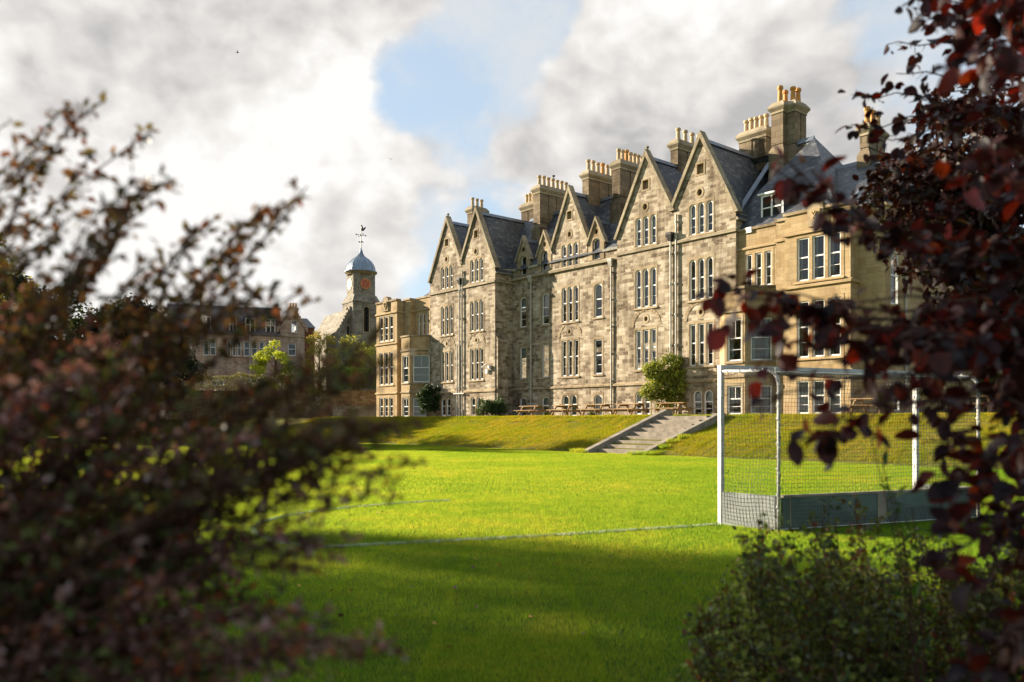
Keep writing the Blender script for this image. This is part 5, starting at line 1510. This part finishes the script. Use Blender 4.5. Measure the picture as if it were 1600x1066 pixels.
# ------------------------------------------------------------------ painted pitch lines: grass blades coated white
m, gg, b = newmat('line_paint')
pos = gg.n.new('ShaderNodeNewGeometry').outputs['Position']
gg.l.new(gg.mix(gg.maprange(gg.noise(pos, 7.0, 4, .7), .42, .62), (.60, .66, .52), (.20, .30, .07)), b.inputs['Base Color']); b.inputs['Roughness'].default_value = .9
M['paint'] = m


def pitch_line(pts, w, dens, label):
    seg = []
    for a, c in zip(pts[:-1], pts[1:]):
        a, c = Vector(a), Vector(c); l = (c - a).length; n = int(l * dens); t = RNG.uniform(0, 1, n); s = RNG.normal(0, w * .28, n).clip(-w / 2, w / 2)
        d = (c - a) / l; nr = Vector((-d.y, d.x, 0))
        seg.append(np.array(a)[None] + np.array(c - a)[None] * t[:, None] + np.array(nr)[None] * s[:, None])
    P_ = np.concatenate(seg); n = len(P_); V = np.zeros((n, 3, 3)); a = RNG.uniform(0, 6.28, n); w_ = .005
    V[:, 0] = P_; V[:, 1] = P_; V[:, 2] = P_ + RNG.normal(0, .012, (n, 3)); V[:, 0, 0] += np.cos(a) * w_; V[:, 0, 1] += np.sin(a) * w_; V[:, 1, 0] -= np.cos(a) * w_; V[:, 1, 1] -= np.sin(a) * w_
    V[:, 2, 2] = RNG.uniform(.030, .048, n)
    me = bpy.data.meshes.new('pitch_line'); me.from_pydata(V.reshape(-1, 3).tolist(), [], np.arange(n * 3).reshape(-1, 3).tolist()); me.materials.append(M['paint'])
    o = bpy.data.objects.new('pitch_line', me); COL.objects.link(o); kind(o, 'structure', label)


pitch_line([ground(440, 861), ground(580, 853), ground(830, 840.5), ground(1060, 825.5), ground(1122, 821.5)], .08, 800, 'straight faded white line running to the goal')
arc = [(-2.2, 9.15), (-2.81, 9.64), (-3.2, 10.2), (-3.45, 10.8), (-3.53, 11.45), (-3.42, 12.1), (-3.1, 12.85), (-2.56, 13.54), (-1.9, 14.1), (-1.1, 14.6)]
pitch_line([(x, y, 0) for x, y in arc], .08, 800, 'curved faded white line sweeping round into the straight one')
pitch_line([(9.5, 14.0, 0), (11.5, 14.9, 0), (13.5, 15.7, 0)], .08, 700, 'white line beyond the far post of the goal')

# ------------------------------------------------------------------ fallen leaves and stones on the lawn
lv = MB(); lv.face([(0, -.022, .0), (.02, 0, .01), (0, .03, .003), (-.02, 0, .012)])
lm = {}
for nm_, c_ in (('yellow_fallen_leaf', (.5, .3, .05)), ('brown_fallen_leaf', (.13, .075, .035)), ('orange_fallen_leaf', (.45, .17, .05))): lm[nm_] = plain(nm_, c_, .7)
GLF = []
for i in range(46):
    px, py = random.uniform(470, 1150), random.choice([random.uniform(715, 800), random.uniform(790, 1000), random.uniform(880, 1050)])
    GLF.append((px, py, random.choice(['brown', 'brown', 'brown', 'yellow', 'orange'])))
GLF += [(467, 922, 'yellow'), (547, 929, 'orange'), (565, 1009, 'orange'), (610, 878, 'brown'), (740, 893, 'brown'), (578, 802, 'brown'), (590, 805, 'brown'), (598, 804, 'brown')]
first = {}
for px, py, c_ in GLF:
    p = ground(px, py)
    if c_ not in first:
        o = MB(); o.v, o.f = list(lv.v), list(lv.f); o = o.build('fallen_leaf', lm[c_ + '_fallen_leaf']); first[c_] = o
    else: o = first[c_].copy(); COL.objects.link(o)
    o.location = (p.x, p.y, .036); o.rotation_euler = (random.uniform(-.7, .7), random.uniform(-.7, .7), random.random() * 6.28); o.scale = [random.uniform(.7, 1.25)] * 3
    tag(o, f'small {c_} fallen leaf lying on the mown lawn', 'leaf', f'{c_} leaves fallen on the lawn')


# ------------------------------------------------------------------ birds
def bird(loc, rz, sc, wings, label):
    k = MB()
    k.tube([(-.20, 0, .10), (-.10, 0, .115), (0, 0, .13), (.08, 0, .16), (.13, 0, .20), (.17, 0, .205), (.215, 0, .195)], [.012, .03, .06, .06, .035, .035, .006], 8)
    k.tube([(.02, .02, .1), (.02, .02, 0)], .007, 4); k.tube([(.02, -.02, .1), (.02, -.02, 0)], .007, 4)
    if wings:
        for s in (-1, 1): k.hexa([(.06, s * .04, .15), (-.06, s * .04, .15), (-.06, s * .04, .16), (.06, s * .04, .16), (-.02, s * .42, .24), (-.07, s * .42, .24), (-.07, s * .42, .245), (-.02, s * .42, .245)])
    o = k.build('bird', M['bird'], smooth=True); o.location = loc; o.rotation_euler = (0, 0, rz); o.scale = (sc,) * 3
    return tag(o, label, 'bird')


bird(MBLD @ Vector((-16.08, 4.9, 20.18)), 1.2, 1.5, False, 'dark bird perched on the long row of chimney pots')
bird(at(371, 84, 60), .4, .6, True, 'small dark bird flying high in the cloud at the left')
bird(at(611, 250, 85), 2.2, .6, True, 'tiny dark bird flying above the clock tower')

# ------------------------------------------------------------------ foreground shrubs, built as stems with side twigs and leaves
def stems_plant(t, stems, leaf_fn, twig_gap, twig_len, leaves_per, leaf_len, leaf_w, palette, weights, mat, bark, shape='kite', start=.25, r0=.008, twig_spread=1.0, upbias=.15, droop=0.0, tuft=.0, name='foliage', moods=None):
    """stems: list of (k,3) polylines in world space (thing at the origin)"""
    k = MB(); P_, D_, N_, C_ = [], [], [], []
    for q in stems:
        mood = RNG.integers(0, len(moods)) if moods else 0; tone = RNG.uniform(.65, 1.9) if moods else RNG.uniform(.8, 1.25)
        n = len(q); k.tube(q, [r0 * (1 - .85 * i / (n - 1)) + .0008 for i in range(n)], 5, False)
        seg = np.linalg.norm(np.diff(q, axis=0), axis=1); cum = np.concatenate([[0], np.cumsum(seg)]); L = cum[-1]
        s = L * start
        while s < L:
            i = min(np.searchsorted(cum, s) - 1, n - 2); i = max(i, 0); f = (s - cum[i]) / seg[i]; p = q[i] * (1 - f) + q[i + 1] * f
            d = (q[i + 1] - q[i]) / seg[i]
            tl = twig_len * RNG.uniform(.4, 1.25) * (1.15 - .75 * s / L)
            td = d * .7 + unit(1)[0] * twig_spread + np.array([0, 0, upbias]); td /= np.linalg.norm(td)
            e = p + td * tl + np.array([0, 0, -droop * tl])
            k.tube([p, (p + e) / 2 + unit(1)[0] * tl * .06, e], [.0022, .0015, .0007], 3, False)
            m_ = max(2, int(RNG.poisson(leaves_per * (.4 + .6 * tl / twig_len))))
            u = RNG.uniform(.12, 1.04, m_)[:, None]
            pp = p + (e - p) * u + RNG.normal(0, tuft + 1e-4, (m_, 3))
            P_.append(pp); D_.append(td * .55 + unit(m_) * .8); N_.append(unit(m_) * .75 + np.array([0, 0, .8])); C_.append(tints(m_, palette, moods[mood] if moods else weights, .3) * tone)
            s += twig_gap * RNG.uniform(.5, 1.5)
    k.build('stems', bark, t)
    P_ = np.concatenate(P_); D_ = np.concatenate(D_); N_ = np.concatenate(N_); C_ = np.concatenate(C_); n = len(P_)
    if leaf_fn is not None:
        kp = leaf_fn(P_); P_, D_, N_, C_ = P_[kp], D_[kp], N_[kp], C_[kp]; n = len(P_)
    D_ = D_ + np.array([0, 0, -droop])
    L_ = leaf_len * RNG.uniform(.6, 1.3, n)
    leaf_object(name, P_, D_, N_, L_, L_ * leaf_w * RNG.uniform(.85, 1.15, n), C_, mat, t, shape)
    return n


# --- purple barberry at the left
PB = thing('purple_barberry', 'large purple-leaved barberry shrub with arching thorny stems filling the left foreground', 'shrub', (0, 0, 0))
stems = []


def arch(root, tip, c, n=14, wob=.03):
    root, tip, c = (np.array(x, float) for x in (root, tip, c))
    q = bez(root, c, tip, n); q[1:-1] += RNG.normal(0, wob * .35, (n - 2, 3)); return q


def broot(): return (RNG.uniform(-2.0, -1.0), RNG.uniform(1.0, 2.0), RNG.uniform(-.05, .25))


BS = .92; thin = []
# long sprays against the sky and out over the lawn: (pixel of the tip, distance, heading in the picture, in degrees above level)
for px, py, d, hd in [(172, 158, 1.75, 38), (130, 178, 1.7, 40), (85, 215, 1.6, 40), (140, 235, 1.7, 36), (245, 210, 1.9, 38), (120, 340, 1.6, 36), (272, 268, 1.55, 42), (262, 285, 1.5, 44), (240, 320, 1.55, 42), (50, 250, 1.6, 40),
                      (478, 294, 1.7, 40), (452, 318, 1.75, 42), (405, 335, 1.65, 44), (345, 345, 1.7, 48), (400, 412, 1.6, 44), (330, 370, 1.6, 50), (360, 400, 1.6, 50), (300, 385, 1.55, 52), (418, 360, 1.75, 44), (380, 380, 1.65, 46), (230, 290, 1.6, 45), (200, 320, 1.55, 45),
                      (500, 468, 1.7, 18), (460, 455, 1.75, 22), (375, 455, 1.6, 40), (430, 440, 1.7, 25),
                      (640, 655, 1.35, 8), (662, 720, 1.45, 10), (600, 645, 1.4, 12), (590, 535, 1.5, 24), (600, 702, 1.35, 5), (540, 575, 1.5, 22), (640, 560, 1.55, 14), (480, 560, 1.5, 25), (560, 665, 1.3, 10), (620, 668, 1.3, 6), (580, 680, 1.3, 6), (500, 650, 1.35, 12), (520, 690, 1.3, 6),
                      (560, 755, 1.4, 2), (500, 765, 1.35, 0), (545, 855, 1.3, -6), (520, 842, 1.35, -4), (480, 880, 1.3, -8), (470, 800, 1.4, -3), (430, 830, 1.35, -5), (500, 860, 1.3, -6), (515, 735, 1.35, 2),
                      (618, 1020, 1.25, -12), (560, 1000, 1.25, -10), (520, 985, 1.2, -8), (480, 960, 1.3, -6), (460, 1040, 1.2, -10), (430, 930, 1.3, -6), (500, 1030, 1.25, -12),
                      (20, 200, 1.7, 42), (10, 300, 1.6, 40), (60, 390, 1.5, 42), (170, 400, 1.55, 45), (110, 420, 1.5, 45), (220, 415, 1.6, 48), (270, 430, 1.6, 50)]:
    airy = py < 480 or (px > 470 and py < 700)
    for rep in range((2 if RNG.uniform() < .3 else 1) if py < 440 else 2):
        d_ = d * BS * RNG.uniform(.92, 1.06); jx, jy = RNG.normal(0, 9, 2); L_ = RNG.uniform(420, 640); h_ = R(hd + RNG.normal(0, 4))
        if rep: L_ *= .9; jx -= 30 * rep; jy += 14
        (thin if airy else stems).append(arch(broot(), at(px + jx, py + jy, d_), at(px - L_ * math.cos(h_), py + L_ * math.sin(h_), d_ * RNG.uniform(1.0, 1.15))))
bound = [(430, 20), (470, 150), (520, 215), (560, 235), (600, 280), (640, 380), (700, 450), (740, 440), (800, 400), (860, 390), (930, 370), (1000, 400), (1070, 400), (1300, 380)]
for i in range(170):
    py = RNG.uniform(450, 1220); xr = np.interp(py, [b[0] for b in bound], [b[1] for b in bound]); px = xr - abs(RNG.normal(0, 1)) * 200 + 10
    px = max(px, -260) + RNG.uniform(-20, 20); d = RNG.uniform(1.2, 2.4) * BS; h_ = R(np.interp(py, [450, 700, 1000], [45, 12, -5]) + RNG.normal(0, 14)); L_ = RNG.uniform(300, 560)
    stems.append(arch(broot(), at(px, py, d), at(px - L_ * math.cos(h_), py + L_ * math.sin(h_), d * 1.1)))
PUR = [(.18, .085, .075), (.29, .17, .155), (.11, .05, .045), (.075, .11, .028), (.28, .085, .035), (.50, .12, .025), (.13, .16, .045), (.37, .27, .255)]
MOODS = [(4, 5, 3, 2, 1, .2, 1, 3), (5, 3, 3, 2, 2, .4, 1, 1), (1, .5, 2, 6, .5, .1, 4, .3), (1, .5, 2, 6, 1, .2, 5, .3), (2, 1, 3, 4, 1.5, .3, 3, .5), (3, 6, 2, 1, 1, .2, .5, 5)]
sky_sprays, body = thin, stems


def thin_out(P_):
    """the shrub is open where its lowest sprays reach over the lawn"""
    d = np.linalg.norm((P_ - np.array([-.42, 1.15, 1.29])) * np.array([1.0, .35, 1.6]), axis=1)
    return RNG.uniform(0, 1, len(P_)) > .85 * np.clip(1.25 - d / .13, 0, 1)

n = stems_plant(PB, body, thin_out, .019, .064, 7.0, .019, .60, PUR, None, M['purpleleaf'], M['redtwig'], start=.30, r0=.004, tuft=.005, moods=MOODS)
n += stems_plant(PB, sky_sprays, thin_out, .017, .045, 4.0, .023, .56, [(.10, .07, .03), (.09, .10, .03), (.12, .06, .03), (.17, .12, .05)], [3, 3, 2, 1], M['purpleleaf'], M['redtwig'], start=.40, r0=.004, tuft=.004)
print('barberry leaves', n)

# --- dark red smoke tree at the right, close to the camera
RT = thing('red_leaved_tree', 'dark red-leaved tree with rounded leaves hanging in from the right edge', 'tree', (0, 0, 0))
trunk = MB(); tq = [(3.4, 4.1, 0), (3.3, 4.0, 1.0), (3.15, 3.8, 2.0), (3.2, 3.6, 3.0), (3.1, 3.5, 4.2)]
trunk.tube(tq, [.11, .09, .075, .055, .03], 10); trunk.build('trunk', M['bark'], RT)
TQ = [np.array(q) for q in tq]


def limb(tip, d, via=None, n=12):
    tip = np.array(at(*tip, d)); zt = float(np.clip(tip[2] + RNG.uniform(-.25, .3), .35, 4.0))
    a = np.array([np.interp(zt, [q[2] for q in TQ], [q[i] for q in TQ]) for i in range(2)] + [zt])
    c = (a + tip) / 2 + np.array([0, 0, .18]) if via is None else np.array(at(*via))
    q = bez(a, c, tip, n); q[1:-1] += RNG.normal(0, .012, (n - 2, 3)); return q


LS = []          # (tip pixel, distance, control point pixel+distance)
near_limbs = [((1112, 446), 1.9, (1380, 480, 1.95)), ((1135, 468), 1.88, (1400, 490, 1.95)), ((1120, 500), 1.86, (1390, 500, 1.95)), ((1205, 262), 2.0, (1330, 440, 2.0)), ((1105, 452), 1.9, (1420, 470, 2.0)), ((1190, 560), 1.8, (1400, 520, 1.9)), ((1165, 640), 1.75, (1420, 560, 1.85)), ((1245, 685), 1.75, (1400, 560, 1.8)),
              ((1222, 245), 2.0, (1330, 470, 2.0)), ((1268, 265), 1.95, (1340, 460, 1.95)), ((1300, 340), 2.0, (1400, 470, 2.0)), ((1300, 470), 1.9, (1430, 480, 1.95)),
              ((1310, 690), 1.75, (1410, 560, 1.8)), ((1390, 600), 1.8, (1480, 520, 1.9)), ((1350, 540), 1.85, (1500, 500, 1.95)), ((1250, 540), 1.85, (1450, 500, 1.95)), ((1330, 570), 1.9, (1480, 500, 1.95)), ((1400, 530), 1.7, (1540, 480, 1.8)), ((1440, 540), 1.8, (1560, 480, 1.9)),
              ((1440, 690), 1.9, (1580, 660, 2.0)), ((1450, 745), 1.8, (1600, 700, 1.9)), ((1470, 790), 1.8, (1610, 730, 1.9)), ((1440, 880), 1.75, (1600, 790, 1.9)), ((1510, 830), 1.7, (1640, 750, 1.8)),
              ((1520, 930), 1.6, (1650, 820, 1.8)), ((1540, 720), 1.7, (1690, 670, 1.9)), ((1560, 1010), 1.6, (1680, 880, 1.8)), ((1510, 1050), 1.55, (1660, 960, 1.7)), ((1520, 640), 1.7, (1680, 600, 1.9))]
top_limbs = [((1340, 150), 3.6, (1480, 130, 3.5)), ((1330, 195), 3.6, (1450, 180, 3.5)), ((1385, 70), 3.6, (1500, 60, 3.5)), ((1430, 20), 2.4, (1560, 20, 2.6)), ((1400, 115), 3.5, (1520, 110, 3.4)), ((1410, 8), 2.6, (1560, -40, 2.8)), ((1480, 50), 2.2, (1600, 40, 2.4)), ((1450, 30), 3.2, (1580, 20, 3.2)), ((1370, 210), 3.5, (1500, 200, 3.4)), ((1420, 160), 3.5, (1540, 150, 3.4))]
for tip, d, via in near_limbs + top_limbs: LS.append(limb(tip, d, via))
for i in range(30):
    px, py, d = RNG.uniform(1470, 1780), RNG.uniform(-60, 560), RNG.uniform(1.7, 3.6)
    px += np.interp(py, [-60, 60, 200, 400, 560], [60, 20, 0, -20, 0])
    LS.append(limb((px - 40, py), d, (px + 110, py - 60 + RNG.uniform(-40, 80), d * 1.1)))
for i in range(10):
    px, py, d = RNG.uniform(1560, 1760), RNG.uniform(580, 1100), RNG.uniform(1.6, 2.8)
    LS.append(limb((px - 30, py), d, (px + 110, py - 120, d * 1.1)))
RED = [(.034, .010, .010), (.021, .008, .010), (.062, .013, .009), (.18, .032, .010), (.016, .009, .013), (.028, .012, .016), (.09, .032, .010)]


def red_keep(P_):
    px = CX + FPX * P_[:, 0] / P_[:, 1]; py = HY - FPX * (P_[:, 2] - EYE) / P_[:, 1]
    return ~((px < 1100) | ((px < 1335) & (py > 300) & (py < 400) & (RNG.uniform(0, 1, len(px)) < .4)) | ((px > 1335) & (px < 1450) & (py > 320) & (py < 530) & (RNG.uniform(0, 1, len(px)) < .55)) | ((px > 1420) & (px < 1545) & (py > 550) & (py < 665) & (RNG.uniform(0, 1, len(px)) < .6)) | ((px > 1320) & (px < 1430) & (py > 600) & (py < 662) & (RNG.uniform(0, 1, len(px)) < .7)) | ((px > 1230) & (px < 1470) & (py > 420) & (py < 640) & (RNG.uniform(0, 1, len(px)) < .32)))


n = stems_plant(RT, LS, red_keep, .048, .10, 4.4, .053, .68, RED, [5, 5, 3, .9, 5, 3, .9], M['redleaf'], M['redtwig'], 'oval', start=.42, r0=.007, tuft=.012, droop=.35, twig_spread=.9)
print('red leaves', n)
# --- the same kind of tree further back: smaller in the picture
RT2 = thing('copper_tree', 'dense dark copper-leaved tree further back between the school roof and the near red leaves', 'tree', (0, 0, 0))
trunk = MB(); tq2 = [(4.9, 6.6, 0), (4.85, 6.5, 1.3), (4.7, 6.3, 2.6), (4.7, 6.2, 4.2)]
trunk.tube(tq2, [.12, .10, .07, .04], 10); trunk.build('trunk', M['bark'], RT2)
LS = []
for i in range(90):
    py = RNG.uniform(150, 560); xl = np.interp(py, [130, 230, 270, 330, 410, 430, 560], [1450, 1400, 1350, 1345, 1370, 1440, 1480]); px = xl + RNG.exponential(70); d = RNG.uniform(5.0, 6.4)
    tip = np.array(at(min(px, 1800), py, d)); zt = float(np.clip(tip[2] - RNG.uniform(.2, .8), 1.0, 4.0)); a = np.array([np.interp(zt, [q[2] for q in tq2], [q[i] for q in tq2]) for i in range(2)] + [zt])
    LS.append(bez(a, (a + tip) / 2 + np.array([0, 0, .35]), tip, 10))
COP = [(.026, .010, .009), (.038, .014, .009), (.018, .010, .009), (.06, .022, .01), (.036, .026, .01)]
stems_plant(RT2, LS, None, .045, .17, 6.5, .065, .62, COP, [4, 3, 3, 1, 1.5], M['copperleaf'], M['redtwig'], 'oval', start=.5, r0=.014, tuft=.03, droop=.25)

# --- green and russet shrub at the lower right
GS = thing('mixed_shrub', 'dark green and russet shrub with thin upright sprigs in the lower right foreground', 'shrub', (0, 0, 0))
stems = []
for i in range(310):
    d = RNG.uniform(2.6, 4.3); px = RNG.uniform(1085, 1760)
    top = np.interp(px, [1060, 1100, 1160, 1200, 1260, 1330, 1420, 1500, 1800], [985, 930, 850, 845, 850, 855, 850, 850, 830])
    py = top + abs(RNG.normal(0, 1)) * 115 + (10 if i % 4 else -35 * (px > 1150))
    tip = np.array(at(px, py, d)); rx = tip[0] + RNG.uniform(-.1, .6); root = np.array([max(.95, rx), d + RNG.uniform(-.3, .3), 0.0])
    tip[2] = max(tip[2], .12)
    stems.append(bez(root, root * .6 + tip * .4 + RNG.normal(0, .14, 3), tip, 9))
for px, py, d in [(1185, 812, 3.1), (1218, 818, 3.1), (1165, 838, 3.0), (1290, 782, 3.2), (1335, 783, 3.2), (1305, 815, 3.1), (1350, 800, 3.3), (1090, 940, 2.9), (1078, 1010, 2.7), (1140, 925, 3.0), (1060, 1045, 2.6), (1370, 815, 3.3), (1240, 840, 3.1), (1410, 830, 3.2)]:
    tip = np.array(at(px, py, d)); root = np.array([tip[0] + RNG.uniform(.02, .2), d + RNG.uniform(-.1, .1), 0]); stems.append(bez(root, root * .5 + tip * .5 + RNG.normal(0, .04, 3), tip, 9))
MIX = [(.11, .14, .024), (.18, .21, .036), (.045, .066, .02), (.11, .06, .018), (.15, .045, .018), (.10, .13, .025), (.16, .17, .15), (.2, .15, .03)]
n = stems_plant(GS, stems, None, .025, .12, 8.0, .029, .58, MIX, [5, 5, 4, 2, 1.1, 2, .5, .4], M['shrubleaf'], M['redtwig'], start=.22, r0=.0035, tuft=.010, moods=[(5, 5, 4, 2, 1, 2, .5, .4), (2, 2, 2, 5, 3, 1, .3, .6), (3, 8, 1, .5, .3, 4, 1, .3), (3, 2, 8, 1, .5, 1, .3, .1)])
print('shrub leaves', n)
# --- thin sapling with a few fresh green leaves in front of the goal
SP = thing('thin_sapling', 'thin sapling with a few fresh green willow-like leaves in front of the goal backboard', 'sapling', (0, 0, 0))
stems = []
for px, py, d, rx in [(1362, 690, 2.5, .1), (1378, 722, 2.5, .06), (1395, 770, 2.45, .0), (1425, 790, 2.4, -.05)]:
    tip = np.array(at(px, py, d)); root = np.array([1.24, 2.45, 0]); stems.append(bez(root, np.array([1.26, 2.45, .75]), tip, 10))
stems_plant(SP, stems, None, .10, .05, 2.2, .055, .28, [(.07, .14, .02), (.05, .10, .018)], [2, 1], M['shrubleaf'], M['redtwig'], start=.55, r0=.004, droop=.35)
# pale dry plant low in the corner between the shrubs
shrub('dry_plant', 'low straw coloured dry plant at the bottom edge beneath the mixed shrub', 'plant', (.92, 2.55, 0), .26, .22, .62, 1500, .03, [(.22, .16, .07), (.14, .10, .045), (.28, .22, .12)], [2, 2, 1], None, clumps=16, lw=.4)
